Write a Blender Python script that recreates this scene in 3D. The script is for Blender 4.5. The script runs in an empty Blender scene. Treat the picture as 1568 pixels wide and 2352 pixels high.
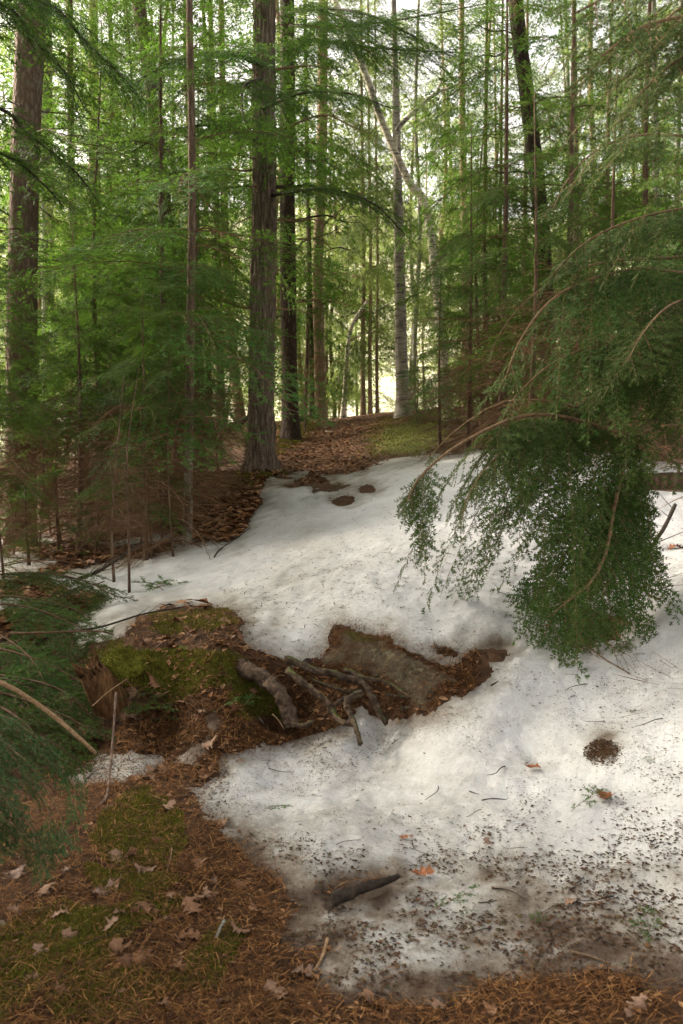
import bpy, math, random
import numpy as np
from mathutils import Vector

R = math.radians
RNG = np.random.default_rng(7)
random.seed(7)
scene = bpy.context.scene
COL = scene.collection

# ------------------------------------------------------------------ camera, sky, sun, exposure
EYE = 1.6
PITCH = math.atan(176 / 2287)
cam_d = bpy.data.cameras.new('camera')
cam = bpy.data.objects.new('camera', cam_d)
COL.objects.link(cam)
cam.location = (0, 0, EYE)
cam.rotation_euler = (math.pi / 2 - PITCH, 0, 0)
cam_d.sensor_fit = 'HORIZONTAL'
cam_d.sensor_width = 24
cam_d.lens = 35
cam_d.clip_start = 0.05
cam_d.clip_end = 1500
cam_d.dof.use_dof = True
cam_d.dof.focus_distance = 6.5
cam_d.dof.aperture_fstop = 5.6
scene.camera = cam

SUN_EL, SUN_AZ = R(31), R(-64)          # azimuth from +Y, negative to the left
world = bpy.data.worlds.new('World')
scene.world = world
world.use_nodes = True
wn = world.node_tree
bg = wn.nodes['Background']
sky = wn.nodes.new('ShaderNodeTexSky')
sky.sky_type = 'NISHITA'
sky.sun_disc = False
sky.sun_elevation = SUN_EL
sky.sun_rotation = SUN_AZ
sky.dust_density = 6.0
sky.air_density = 1.0
sky.ozone_density = 0.6
# thin bright cloud: most of the blue washed out
bw = wn.nodes.new('ShaderNodeRGBToBW'); wn.links.new(sky.outputs[0], bw.inputs[0])
tint = wn.nodes.new('ShaderNodeMix'); tint.data_type = 'RGBA'; tint.blend_type = 'MULTIPLY'; tint.inputs[0].default_value = 1
wn.links.new(bw.outputs[0], tint.inputs[6]); tint.inputs[7].default_value = (1.09, 1.0, .87, 1)
cl = wn.nodes.new('ShaderNodeMix'); cl.data_type = 'RGBA'; cl.inputs[0].default_value = .8
wn.links.new(sky.outputs[0], cl.inputs[6]); wn.links.new(tint.outputs[2], cl.inputs[7])
wn.links.new(cl.outputs[2], bg.inputs[0])
bg.inputs[1].default_value = 0.15
sd = bpy.data.lights.new('sun', 'SUN')
sun = bpy.data.objects.new('sun', sd)
COL.objects.link(sun)
sd.energy = 3.2
sd.angle = R(6.0)
sd.color = (1.0, 0.88, 0.72)
sdir = Vector((math.sin(SUN_AZ) * math.cos(SUN_EL), math.cos(SUN_AZ) * math.cos(SUN_EL), math.sin(SUN_EL)))
sun.rotation_euler = sdir.to_track_quat('Z', 'Y').to_euler()
scene.view_settings.view_transform = 'Standard'
scene.view_settings.look = 'None'
scene.view_settings.exposure = 2.15
scene.view_settings.gamma = 1
scene.view_settings.use_curve_mapping = False
scene.render.engine = 'CYCLES'
scene.cycles.use_denoising = True
scene.cycles.max_bounces = 6
scene.cycles.diffuse_bounces = 4
scene.cycles.transmission_bounces = 4

# ------------------------------------------------------------------ numeric helpers
def nrm(v):
    return v / np.maximum(np.linalg.norm(v, axis=-1, keepdims=True), 1e-9)

def _hash(ix, iy, iz):
    h = (ix * 374761393 + iy * 668265263 + iz * 1274126177) & 0xffffffff
    h = ((h ^ (h >> 13)) * 1274126177) & 0xffffffff
    h = h ^ (h >> 16)
    return (h & 0xffff) / 32767.5 - 1.0

def noise(x, y, z=0.0, seed=0):
    x, y, z = np.broadcast_arrays(np.asarray(x, float), np.asarray(y, float), np.asarray(z, float))
    fx, fy, fz = np.floor(x), np.floor(y), np.floor(z)
    ix, iy, iz = fx.astype(np.int64), fy.astype(np.int64), fz.astype(np.int64) + seed * 131
    u, v, w = x - fx, y - fy, z - fz
    u, v, w = [t * t * (3 - 2 * t) for t in (u, v, w)]
    def c(a, b, d): return _hash(ix + a, iy + b, iz + d)
    x00 = c(0, 0, 0) * (1 - u) + c(1, 0, 0) * u
    x10 = c(0, 1, 0) * (1 - u) + c(1, 1, 0) * u
    x01 = c(0, 0, 1) * (1 - u) + c(1, 0, 1) * u
    x11 = c(0, 1, 1) * (1 - u) + c(1, 1, 1) * u
    return (x00 * (1 - v) + x10 * v) * (1 - w) + (x01 * (1 - v) + x11 * v) * w

def fbm(x, y, z=0.0, oct=4, seed=0):
    a, s, t = 0.5, 0.0, 1.0
    for k in range(oct):
        s = s + a * noise(np.asarray(x) * t, np.asarray(y) * t, np.asarray(z) * t, seed + k)
        a *= 0.5; t *= 2.03
    return s

def sst(a, b, x):
    t = np.clip((x - a) / (b - a), 0, 1)
    return t * t * (3 - 2 * t)

# a pixel of the photograph (1568 x 2352 frame) at ground distance Y -> point in the place
SP, CP = math.sin(PITCH), math.cos(PITCH)
def at(vx, vy, Y):
    r, u = (vx - 784) / 2287.0, (1176 - vy) / 2287.0
    s = Y / (u * SP + CP)
    return np.array([r * s, Y, EYE + s * (u * CP - SP)])
def to_px(x, y, z):
    dz = z - EYE
    f = y * CP - dz * SP
    u = y * SP + dz * CP
    f = np.maximum(f, 0.05)
    return 784 + 2287 * x / f, 1176 - 2287 * u / f

# ------------------------------------------------------------------ terrain height
def zd(vx, vy, z):
    u = (1176 - vy) / 2287.0
    k = (u * CP - SP) / (u * SP + CP)
    return (vx, vy, (z - EYE) / k)
CPTS = [zd(x, 2352, 0.0) for x in (-300, 0, 400, 784, 1200)] + [zd(1568, 2352, .04), zd(1900, 2352, .1)]
CPTS += [zd(-300, 2100, 0), zd(0, 2100, .02), zd(400, 2100, .03), zd(784, 2100, .02), zd(1200, 2100, .03), zd(1568, 2100, .1), zd(1900, 2100, .2)]
CPTS += [zd(0, 1900, .03), zd(450, 1880, .09), zd(784, 1900, .06), zd(1200, 1900, .09), zd(1568, 1900, .2), zd(1900, 1900, .34)]
CPTS += [zd(100, 1720, .04), zd(300, 1760, .1), zd(784, 1700, .12), zd(1200, 1700, .2), zd(1568, 1700, .34), zd(1900, 1640, .55)]
CPTS += [zd(890, 1650, .18), zd(770, 1450, .52), zd(960, 1470, .52), zd(1050, 1570, .38), zd(900, 1560, .36), zd(1200, 1560, .40), zd(1360, 1500, .47), zd(1568, 1500, .54)]
CPTS += [zd(1200, 1400, .62), zd(1568, 1400, .68), zd(784, 1300, .67), zd(784, 1200, .8), zd(1000, 1250, .82), zd(600, 1400, .52)]
CPTS += [(700, 1090, 14), (770, 972, 21), (740, 1030, 17), (900, 1060, 14), (950, 960, 18), (860, 1008, 16.5), (1100, 1045, 12), (1260, 1135, 8.5)]
CPTS += [(1400, 1300, 6.5), (1500, 1190, 8), (1568, 1330, 6), (1568, 890, 15), (1800, 980, 12), (1300, 985, 16), (1900, 1250, 7.5)]
CPTS += [(600, 1078, 14.3), (500, 990, 20), (560, 1215, 10), (430, 1245, 10.5), (300, 1370, 7.8), (170, 1310, 9.5), (0, 1265, 12), (0, 1350, 9)]
CPTS += [(0, 1110, 20), (200, 1110, 19), (300, 1200, 13), (400, 1100, 16), (-300, 1280, 12), (-300, 1120, 20), zd(-300, 1600, .08)]
CPTS += [zd(0, 1500, .18), zd(330, 1495, .44), zd(420, 1420, .47), zd(540, 1500, .47), zd(400, 1690, .12), zd(600, 1695, .14), zd(230, 1650, .08), zd(680, 1660, .16), zd(450, 1580, .34), zd(250, 1550, .3)]
_cw = np.array([at(*c) for c in CPTS])
def _uv(x, y):
    ye = np.maximum(y, 2.3)
    return np.clip(x / ye, -.75, .75) * 2.2, np.log(ye) * 1.0
_cu, _cv = _uv(_cw[:, 0], _cw[:, 1])
def _phi(r2):
    return 0.5 * r2 * np.log(r2 + 1e-12)
_n = len(_cw)
_K = _phi((_cu[:, None] - _cu[None]) ** 2 + (_cv[:, None] - _cv[None]) ** 2) + np.eye(_n) * 2e-4
_P = np.stack([np.ones(_n), _cu, _cv], 1)
_A = np.zeros((_n + 3, _n + 3)); _A[:_n, :_n] = _K; _A[:_n, _n:] = _P; _A[_n:, :_n] = _P.T
_W = np.linalg.solve(_A, np.concatenate([_cw[:, 2], np.zeros(3)]))

def hollow(x, y, c, r, depth):
    return -depth * np.exp(-(((x - c[0]) / r[0]) ** 2 + ((y - c[1]) / r[1]) ** 2))
_pit1 = at(610, 1618, 4.98); _pit2 = at(1405, 1440, 5.35); _pit3 = at(250, 1620, 5.1)

def base_h(x, y):
    x = np.asarray(x, float); y = np.asarray(y, float)
    shp = x.shape
    xf, yf = x.ravel(), y.ravel()
    out = np.empty(xf.shape)
    for i in range(0, len(xf), 20000):
        u, v = _uv(xf[i:i + 20000], np.minimum(yf[i:i + 20000], 24))
        r2 = (u[:, None] - _cu[None]) ** 2 + (v[:, None] - _cv[None]) ** 2
        out[i:i + 20000] = _phi(r2) @ _W[:_n] + _W[_n] + _W[_n + 1] * u + _W[_n + 2] * v
    z = out.reshape(shp)
    far = 0.35 + 0.035 * np.maximum(y - 38, 0) + 0.0026 * np.maximum(y - 48, 0) ** 2 * (1 + .25 * noise(x / 40, y / 40, 0, 5))
    far = np.minimum(far, 30 + .05 * y) 
    k = sst(21.5, 33, y)
    z = z * (1 - k) + far * k
    z = z + hollow(x, y, _pit1, (.15, .12), .34) + hollow(x, y, _pit2, (.18, .18), .12) + hollow(x, y, _pit3, (.12, .13), .24)
    return z

def bare_h(x, y):
    z = base_h(x, y)
    a = np.clip(1.2 - np.abs(y) / 60, .15, 1)
    return z + a * (.035 * fbm(x * 1.3, y * 1.3, 0, 4, 11) + .014 * fbm(x * 7, y * 7, 0, 3, 12)) + .10 * fbm(x * .35, y * .35, 3.1, 3, 13) * sst(6, 16, y)

def gz(x, y):
    return float(bare_h(np.array([x]), np.array([y]))[0])

# ------------------------------------------------------------------ mesh helpers
class MB:
    """collects triangles and builds ONE mesh object"""
    def __init__(s): s.v = []; s.f = []; s.m = []; s.n = 0
    def add(s, v, f, m=0):
        v = np.asarray(v, float).reshape(-1, 3); f = np.asarray(f, np.int64).reshape(-1, 3)
        s.v.append(v); s.f.append(f + s.n)
        s.m.append(np.full(len(f), m, np.int32) if np.isscalar(m) else np.asarray(m, np.int32)); s.n += len(v)
        return s
    def arrays(s):
        if not s.v: return np.zeros((0, 3)), np.zeros((0, 3), int), np.zeros(0, int)
        return np.concatenate(s.v), np.concatenate(s.f), np.concatenate(s.m)
    def mesh(s, name, mats, smooth=True, attrs=None):
        v, f, m = s.arrays()
        return make_mesh(name, v, f, m, mats, smooth, attrs)
    def build(s, name, mats, parent=None, smooth=True, attrs=None):
        return link(name, s.mesh(name, mats, smooth, attrs), parent)

def make_mesh(name, v, f, m, mats, smooth=True, attrs=None):
    me = bpy.data.meshes.new(name)
    me.vertices.add(len(v)); me.vertices.foreach_set('co', np.ascontiguousarray(v, np.float32).ravel())
    me.loops.add(len(f) * 3); me.loops.foreach_set('vertex_index', np.ascontiguousarray(f, np.int32).ravel())
    me.polygons.add(len(f)); me.polygons.foreach_set('loop_start', np.arange(0, len(f) * 3, 3, dtype=np.int32))
    for t in (mats if isinstance(mats, (list, tuple)) else [mats]): me.materials.append(t)
    me.polygons.foreach_set('material_index', np.ascontiguousarray(np.broadcast_to(m, len(f)), np.int32))
    me.polygons.foreach_set('use_smooth', np.full(len(f), smooth))
    for k, a in (attrs or {}).items():
        at_ = me.attributes.new(k, 'FLOAT', 'POINT'); at_.data.foreach_set('value', np.ascontiguousarray(a, np.float32))
    me.update(calc_edges=True)
    return me

def link(name, me, parent=None, loc=None):
    o = bpy.data.objects.new(name, me)
    COL.objects.link(o)
    if parent is not None: o.parent = parent
    if loc is not None: o.location = [float(t) for t in loc]
    return o

def tag(o, label, cat, group=None):
    o['label'] = label; o['category'] = cat
    if group: o['group'] = group
    return o

def thing(name, label, cat, loc, group=None, rz=0.0, sc=1.0):
    o = bpy.data.objects.new(name, None); COL.objects.link(o)
    o.empty_display_size = .2
    o.location = [float(t) for t in loc]; o.rotation_euler = (0, 0, rz); o.scale = (sc, sc, sc)
    return tag(o, label, cat, group)

def kind(o, k): o['kind'] = k; return o

def spline(pts, n):
    """Catmull-Rom through pts, n samples"""
    p = np.asarray(pts, float)
    if len(p) == 2: return p[0] + (p[1] - p[0]) * np.linspace(0, 1, n)[:, None]
    p = np.vstack([2 * p[0] - p[1], p, 2 * p[-1] - p[-2]])
    k = len(p) - 3
    t = np.linspace(0, k - 1e-9, n); i = t.astype(int); t = (t - i)[:, None]
    a, b, c, d = p[i], p[i + 1], p[i + 2], p[i + 3]
    return .5 * (2 * b + (c - a) * t + (2 * a - 5 * b + 4 * c - d) * t * t + (3 * b - a - 3 * c + d) * t ** 3)

def tube(path, rad, sides=6, cap=True, rfun=None):
    p = np.asarray(path, float); n = len(p)
    rad = np.broadcast_to(np.asarray(rad, float), (n,))
    t = nrm(np.gradient(p, axis=0))
    ref = np.array([0, 0, 1.]) if abs(t[:, 2]).mean() < .8 else np.array([1., 0, 0])
    a = nrm(np.cross(t, ref)); b = np.cross(t, a)
    th = np.linspace(0, 2 * np.pi, sides, endpoint=False)
    rr = rad[:, None] * (1 if rfun is None else rfun(th[None, :], np.arange(n)[:, None]))
    rr = np.broadcast_to(rr, (n, sides))
    v = p[:, None] + rr[..., None] * (np.cos(th)[None, :, None] * a[:, None] + np.sin(th)[None, :, None] * b[:, None])
    v = v.reshape(-1, 3)
    i = np.arange(n - 1)[:, None] * sides; j = np.arange(sides)[None]; j2 = (j + 1) % sides
    q = np.stack([i + j, i + j2, i + sides + j2, i + sides + j], -1).reshape(-1, 4)
    f = np.concatenate([q[:, [0, 2, 1]], q[:, [0, 3, 2]]])
    if cap:
        v = np.vstack([v, p[0], p[-1]]); c0, c1 = n * sides, n * sides + 1; J = np.arange(sides); J2 = (J + 1) % sides; e = (n - 1) * sides
        f = np.vstack([f, np.stack([np.full(sides, c0), J, J2], 1), np.stack([np.full(sides, c1), e + J2, e + J], 1)])
    return v, f

def poly_sd(px, py, poly):
    """signed distance, positive inside"""
    poly = np.asarray(poly, float); n = len(poly)
    d = np.full(px.shape, 1e18); ins = np.zeros(px.shape, bool)
    for i in range(n):
        a, b = poly[i], poly[(i + 1) % n]
        e = b - a; wx, wy = px - a[0], py - a[1]
        t = np.clip((wx * e[0] + wy * e[1]) / (e @ e), 0, 1)
        d = np.minimum(d, (wx - e[0] * t) ** 2 + (wy - e[1] * t) ** 2)
        c = ((a[1] > py) != (b[1] > py))
        if a[1] != b[1]:
            ins ^= c & (px < (b[0] - a[0]) * (py - a[1]) / (b[1] - a[1]) + a[0])
    d = np.sqrt(d)
    return np.where(ins, d, -d)

def in_poly_ground(poly, x, y, z=None):
    z = base_h(x, y) if z is None else z
    vx, vy = to_px(x, y, z)
    s = poly_sd(vx, vy, poly)
    return s * np.maximum(y, 2) / 2287.0          # metres across the line of sight

# ------------------------------------------------------------------ materials
def new_mat(name):
    m = bpy.data.materials.new(name); m.use_nodes = True
    nt = m.node_tree
    return m, nt, nt.nodes['Principled BSDF']
def N(nt, t, **kw):
    n = nt.nodes.new(t)
    for k, v in kw.items():
        if hasattr(n, k): setattr(n, k, v)
        else: n.inputs[k].default_value = v
    return n
def L(nt, a, b): nt.links.new(a, b)
def ramp(nt, src, stops, interp='LINEAR'):
    r = nt.nodes.new('ShaderNodeValToRGB'); r.color_ramp.interpolation = interp
    e = r.color_ramp.elements
    while len(e) < len(stops): e.new(0.5)
    for k, (p, c) in enumerate(stops):
        e[k].position = p; e[k].color = (*c, 1) if len(c) == 3 else c
    L(nt, src, r.inputs[0]); return r.outputs[0]
def mixc(nt, f, a, b, mode='MIX'):
    n = nt.nodes.new('ShaderNodeMix'); n.data_type = 'RGBA'; n.blend_type = mode
    for sock, val in ((n.inputs[0], f), (n.inputs[6], a), (n.inputs[7], b)):
        if hasattr(val, 'links') or isinstance(val, bpy.types.NodeSocket): L(nt, val, sock)
        else: sock.default_value = val if not isinstance(val, tuple) else ((*val, 1) if len(val) == 3 else val)
    return n.outputs[2]
def math_n(nt, op, a, b=None):
    n = nt.nodes.new('ShaderNodeMath'); n.operation = op
    for s, v in ((n.inputs[0], a), (n.inputs[1], b)):
        if v is None: continue
        if isinstance(v, bpy.types.NodeSocket): L(nt, v, s)
        else: s.default_value = v
    return n.outputs[0]
def coord(nt, scale=(1, 1, 1), kind='Object'):
    tc = nt.nodes.new('ShaderNodeTexCoord'); mp = nt.nodes.new('ShaderNodeMapping')
    mp.inputs['Scale'].default_value = scale
    L(nt, tc.outputs[kind], mp.inputs[0]); return mp.outputs[0]
def noise_n(nt, vec, scale, detail=5, rough=.6, dist=0):
    n = nt.nodes.new('ShaderNodeTexNoise'); n.inputs['Scale'].default_value = scale; n.inputs['Detail'].default_value = detail
    n.inputs['Roughness'].default_value = rough; n.inputs['Distortion'].default_value = dist
    L(nt, vec, n.inputs['Vector']); return n.outputs[0]
def bump(nt, h, strength, dist, bs):
    b = nt.nodes.new('ShaderNodeBump'); b.inputs['Strength'].default_value = strength; b.inputs['Distance'].default_value = dist
    L(nt, h, b.inputs['Height']); L(nt, b.outputs[0], bs.inputs['Normal'])
def attr(nt, name):
    a = nt.nodes.new('ShaderNodeAttribute'); a.attribute_name = name; return a.outputs['Fac']

def mat_needles(name, c1, c2, c3, trans, transl=.35, rough=.6, spec=.15):
    """leaf-thin needles: reflecting and letting light through"""
    m, nt, bs = new_mat(name)
    oi = nt.nodes.new('ShaderNodeObjectInfo'); ge = nt.nodes.new('ShaderNodeNewGeometry')
    vec = coord(nt)
    cl = noise_n(nt, vec, 2.2, 2)
    a = ramp(nt, math_n(nt, 'ADD', math_n(nt, 'MULTIPLY', ge.outputs['Random Per Island'], .55), math_n(nt, 'MULTIPLY', cl, .5)), [(.15, c1), (.5, c2), (.95, c3)])
    hv = nt.nodes.new('ShaderNodeHueSaturation'); L(nt, a, hv.inputs['Color'])
    L(nt, math_n(nt, 'ADD', math_n(nt, 'MULTIPLY', oi.outputs['Random'], .04), .48), hv.inputs['Hue'])
    L(nt, math_n(nt, 'ADD', math_n(nt, 'MULTIPLY', oi.outputs['Random'], .5), .75), hv.inputs['Value'])
    L(nt, hv.outputs[0], bs.inputs['Base Color'])
    bs.inputs['Roughness'].default_value = rough; bs.inputs['Specular IOR Level'].default_value = spec
    tr = nt.nodes.new('ShaderNodeBsdfTranslucent')
    tr.inputs[0].default_value = (*trans, 1)
    mx = nt.nodes.new('ShaderNodeMixShader'); mx.inputs[0].default_value = transl
    L(nt, bs.outputs[0], mx.inputs[1]); L(nt, tr.outputs[0], mx.inputs[2])
    L(nt, mx.outputs[0], nt.nodes['Material Output'].inputs[0])
    return m

def mat_bark(name, dark, mid, light, sc=(9, 9, 1.6), bstr=.9, bdist=.02, lichen=None, lich_amt=.5, low=None):
    m, nt, bs = new_mat(name)
    vec = coord(nt, sc)
    big = noise_n(nt, vec, 1.6, 7, .68, .8)
    vo = nt.nodes.new('ShaderNodeTexVoronoi'); vo.feature = 'DISTANCE_TO_EDGE'; vo.inputs['Scale'].default_value = 2.2
    L(nt, vec, vo.inputs['Vector'])
    plate = math_n(nt, 'MINIMUM', math_n(nt, 'MULTIPLY', vo.outputs['Distance'], 2.4), 1.0)
    h = math_n(nt, 'ADD', math_n(nt, 'MULTIPLY', plate, .55), math_n(nt, 'MULTIPLY', big, .6))
    c = ramp(nt, h, [(.18, dark), (.5, mid), (.85, light)])
    fine = noise_n(nt, coord(nt), 38, 4, .7)
    c = mixc(nt, .35, c, ramp(nt, fine, [(.3, dark), (.7, light)]))
    if lichen:
        lf = ramp(nt, noise_n(nt, coord(nt, (1, 1, .6)), 5.5, 6, .72), [(1 - lich_amt, (0, 0, 0)), (1 - lich_amt + .12, (1, 1, 1))])
        if low:   # lichen only grows near the foot
            sz = nt.nodes.new('ShaderNodeSeparateXYZ'); L(nt, coord(nt), sz.inputs[0])
            lf = math_n(nt, 'MULTIPLY', lf, ramp(nt, math_n(nt, 'DIVIDE', sz.outputs[2], low), [(.5, (1, 1, 1)), (1, (0, 0, 0))]))
        c = mixc(nt, math_n(nt, 'MULTIPLY', lf, .8), c, lichen)
    oi = nt.nodes.new('ShaderNodeObjectInfo')
    hv = nt.nodes.new('ShaderNodeHueSaturation'); L(nt, c, hv.inputs['Color'])
    L(nt, math_n(nt, 'ADD', math_n(nt, 'MULTIPLY', oi.outputs['Random'], .5), .75), hv.inputs['Value'])
    L(nt, hv.outputs[0], bs.inputs['Base Color'])
    bs.inputs['Roughness'].default_value = .9; bs.inputs['Specular IOR Level'].default_value = .2
    bump(nt, h, bstr, bdist, bs)
    return m

def mat_birch(name, white=1.0):
    m, nt, bs = new_mat(name)
    vec = coord(nt, (3, 3, 26))
    le = noise_n(nt, vec, 1.5, 3, .6, .3)
    pa = noise_n(nt, coord(nt, (1, 1, .6)), 3.2, 5, .65)
    c = ramp(nt, le, [(.36, (.05, .045, .04)), (.43, (.46 * white, .385 * white, .29 * white)), (.6, (.66 * white, .58 * white, .46 * white))])
    c = mixc(nt, ramp(nt, pa, [(.55, (0, 0, 0)), (.63, (.9, .9, .9))]), c, (.06, .05, .042))
    L(nt, c, bs.inputs['Base Color']); bs.inputs['Roughness'].default_value = .7
    bump(nt, math_n(nt, 'ADD', le, pa), .5, .01, bs)
    return m

def mat_wood(name, a, b, c, scale=22, stretch=(1, 1, 1), rough=.85, bd=.006, moss=0.0):
    m, nt, bs = new_mat(name)
    f = noise_n(nt, coord(nt, stretch), scale, 6, .7, .4)
    col = ramp(nt, f, [(.28, a), (.5, b), (.74, c)])
    if moss:
        ge = nt.nodes.new('ShaderNodeNewGeometry'); sx = nt.nodes.new('ShaderNodeSeparateXYZ'); L(nt, ge.outputs['Normal'], sx.inputs[0])
        k = math_n(nt, 'MULTIPLY', sx.outputs[2], noise_n(nt, coord(nt), 9, 4, .7))
        col = mixc(nt, ramp(nt, k, [(.5 - moss * .4, (0, 0, 0)), (.6 - moss * .4, (1, 1, 1))]), col, (.06, .075, .015))
    oi = nt.nodes.new('ShaderNodeObjectInfo'); hv = nt.nodes.new('ShaderNodeHueSaturation'); L(nt, col, hv.inputs['Color'])
    L(nt, math_n(nt, 'ADD', math_n(nt, 'MULTIPLY', oi.outputs['Random'], .5), .75), hv.inputs['Value'])
    L(nt, hv.outputs[0], bs.inputs['Base Color']); bs.inputs['Roughness'].default_value = rough; bs.inputs['Specular IOR Level'].default_value = .25
    bump(nt, f, .8, bd, bs)
    return m

def mat_island(name, stops, rough=.8, transl=0.0, spec=.2, fine=60):
    """one colour per loose piece, plus grain"""
    m, nt, bs = new_mat(name)
    ge = nt.nodes.new('ShaderNodeNewGeometry')
    c = ramp(nt, ge.outputs['Random Per Island'], stops)
    g = noise_n(nt, coord(nt), fine, 3, .6)
    c = mixc(nt, .45, c, mixc(nt, 1.0, c, ramp(nt, g, [(.3, (.35, .35, .35)), (.7, (1.5, 1.5, 1.5))]), 'MULTIPLY'))
    L(nt, c, bs.inputs['Base Color']); bs.inputs['Roughness'].default_value = rough; bs.inputs['Specular IOR Level'].default_value = spec
    if transl:
        tr = nt.nodes.new('ShaderNodeBsdfTranslucent'); L(nt, c, tr.inputs[0])
        mx = nt.nodes.new('ShaderNodeMixShader'); mx.inputs[0].default_value = transl
        L(nt, bs.outputs[0], mx.inputs[1]); L(nt, tr.outputs[0], mx.inputs[2]); L(nt, mx.outputs[0], nt.nodes['Material Output'].inputs[0])
    return m

def mat_leaf(name):
    """dead oak leaf: one tone per leaf"""
    m, nt, bs = new_mat(name)
    oi = nt.nodes.new('ShaderNodeObjectInfo')
    c = ramp(nt, oi.outputs['Random'], [(0, (.11, .05, .022)), (.3, (.20, .095, .042)), (.6, (.22, .125, .075)), (.85, (.29, .18, .12)), (1, (.17, .11, .085))])
    g = noise_n(nt, coord(nt), 70, 4, .65)
    c = mixc(nt, .5, c, mixc(nt, 1.0, c, ramp(nt, g, [(.3, (.5, .45, .4)), (.7, (1.35, 1.35, 1.35))]), 'MULTIPLY'))
    L(nt, c, bs.inputs['Base Color']); bs.inputs['Roughness'].default_value = .6; bs.inputs['Specular IOR Level'].default_value = .3
    bump(nt, g, .5, .004, bs)
    return m

def mat_rust_leaf(name):
    m, nt, bs = new_mat(name)
    g = noise_n(nt, coord(nt), 60, 4, .65)
    L(nt, ramp(nt, g, [(.3, (.16, .045, .012)), (.7, (.36, .13, .04))]), bs.inputs['Base Color']); bs.inputs['Roughness'].default_value = .6
    return m

def mat_ground():
    m, nt, bs = new_mat('forest_floor')
    vec = coord(nt)
    n1 = noise_n(nt, vec, 34, 6, .75, .6)
    n2 = noise_n(nt, vec, 5, 4, .6)
    vo = nt.nodes.new('ShaderNodeTexVoronoi'); vo.inputs['Scale'].default_value = 24; vo.inputs['Randomness'].default_value = 1
    L(nt, mixc(nt, .06, vec, N(nt, 'ShaderNodeTexNoise', Scale=9.0).outputs[1]), vo.inputs['Vector'])
    leafc = ramp(nt, vo.outputs['Color'], [(0, (.03, .015, .008)), (.35, (.08, .036, .015)), (.65, (.15, .072, .032)), (1, (.24, .14, .08))])
    soil = ramp(nt, n1, [(.25, (.012, .007, .004)), (.5, (.048, .025, .012)), (.78, (.11, .06, .028))])
    litter = mixc(nt, ramp(nt, attr(nt, 'leafy'), [(0, (.25, .25, .25)), (1, (.85, .85, .85))]), soil, leafc)
    mossc = ramp(nt, noise_n(nt, vec, 60, 5, .75), [(.25, (.02, .03, .004)), (.55, (.09, .105, .014)), (.8, (.17, .17, .03))])
    mk = math_n(nt, 'ADD', attr(nt, 'moss'), math_n(nt, 'MULTIPLY', math_n(nt, 'SUBTRACT', noise_n(nt, vec, 7, 5, .7), .5), 1.3))
    c = mixc(nt, ramp(nt, mk, [(.42, (0, 0, 0)), (.62, (1, 1, 1))]), litter, mossc)
    far = mixc(nt, noise_n(nt, vec, .35, 5, .7), (.44, .41, .29), (.60, .57, .45))
    far = mixc(nt, ramp(nt, noise_n(nt, vec, .9, 4, .6), [(.45, (0, 0, 0)), (.6, (1, 1, 1))]), far, (.26, .29, .11))
    c = mixc(nt, attr(nt, 'meadow'), c, far)
    L(nt, c, bs.inputs['Base Color']); bs.inputs['Roughness'].default_value = .9; bs.inputs['Specular IOR Level'].default_value = .2
    h = math_n(nt, 'ADD', math_n(nt, 'MULTIPLY', n1, .7), math_n(nt, 'MULTIPLY', vo.outputs['Distance'], .6))
    bump(nt, h, 1.0, .03, bs)
    return m

def mat_snow():
    m, nt, bs = new_mat('old_snow')
    vec = coord(nt)
    d = attr(nt, 'dirt')
    g1 = noise_n(nt, vec, 26, 6, .72)
    g2 = noise_n(nt, vec, 110, 3, .75)
    g3 = noise_n(nt, coord(nt, (1, .8, 1)), 4.5, 5, .62, .4)
    k = math_n(nt, 'ADD', d, math_n(nt, 'MULTIPLY', math_n(nt, 'SUBTRACT', g1, .5), .40))
    k = math_n(nt, 'ADD', k, math_n(nt, 'MULTIPLY', math_n(nt, 'SUBTRACT', g3, .5), .38))
    k = math_n(nt, 'ADD', k, math_n(nt, 'MULTIPLY', math_n(nt, 'SUBTRACT', g2, .5), .30))
    c = ramp(nt, k, [(.0, (.62, .625, .63)), (.2, (.50, .495, .485)), (.42, (.33, .315, .29)), (.62, (.18, .15, .12)), (.8, (.085, .058, .04)), (1, (.045, .024, .012))])
    spk = ramp(nt, noise_n(nt, vec, 60, 2, .5), [(.69, (0, 0, 0)), (.73, (1, 1, 1))])
    sp2 = math_n(nt, 'MULTIPLY', spk, ramp(nt, math_n(nt, 'ADD', d, noise_n(nt, vec, 2.0, 3)), [(.45, (0, 0, 0)), (.75, (.75, .75, .75))]))
    c = mixc(nt, sp2, c, (.10, .055, .028))
    L(nt, c, bs.inputs['Base Color'])
    bs.inputs['Roughness'].default_value = .55; bs.inputs['Specular IOR Level'].default_value = .3
    bs.inputs['Subsurface Weight'].default_value = 0
    h = math_n(nt, 'ADD', math_n(nt, 'MULTIPLY', g2, .08), math_n(nt, 'ADD', math_n(nt, 'MULTIPLY', g1, .45), math_n(nt, 'MULTIPLY', g3, .6)))
    bump(nt, h, .8, .03, bs)
    return m

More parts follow.
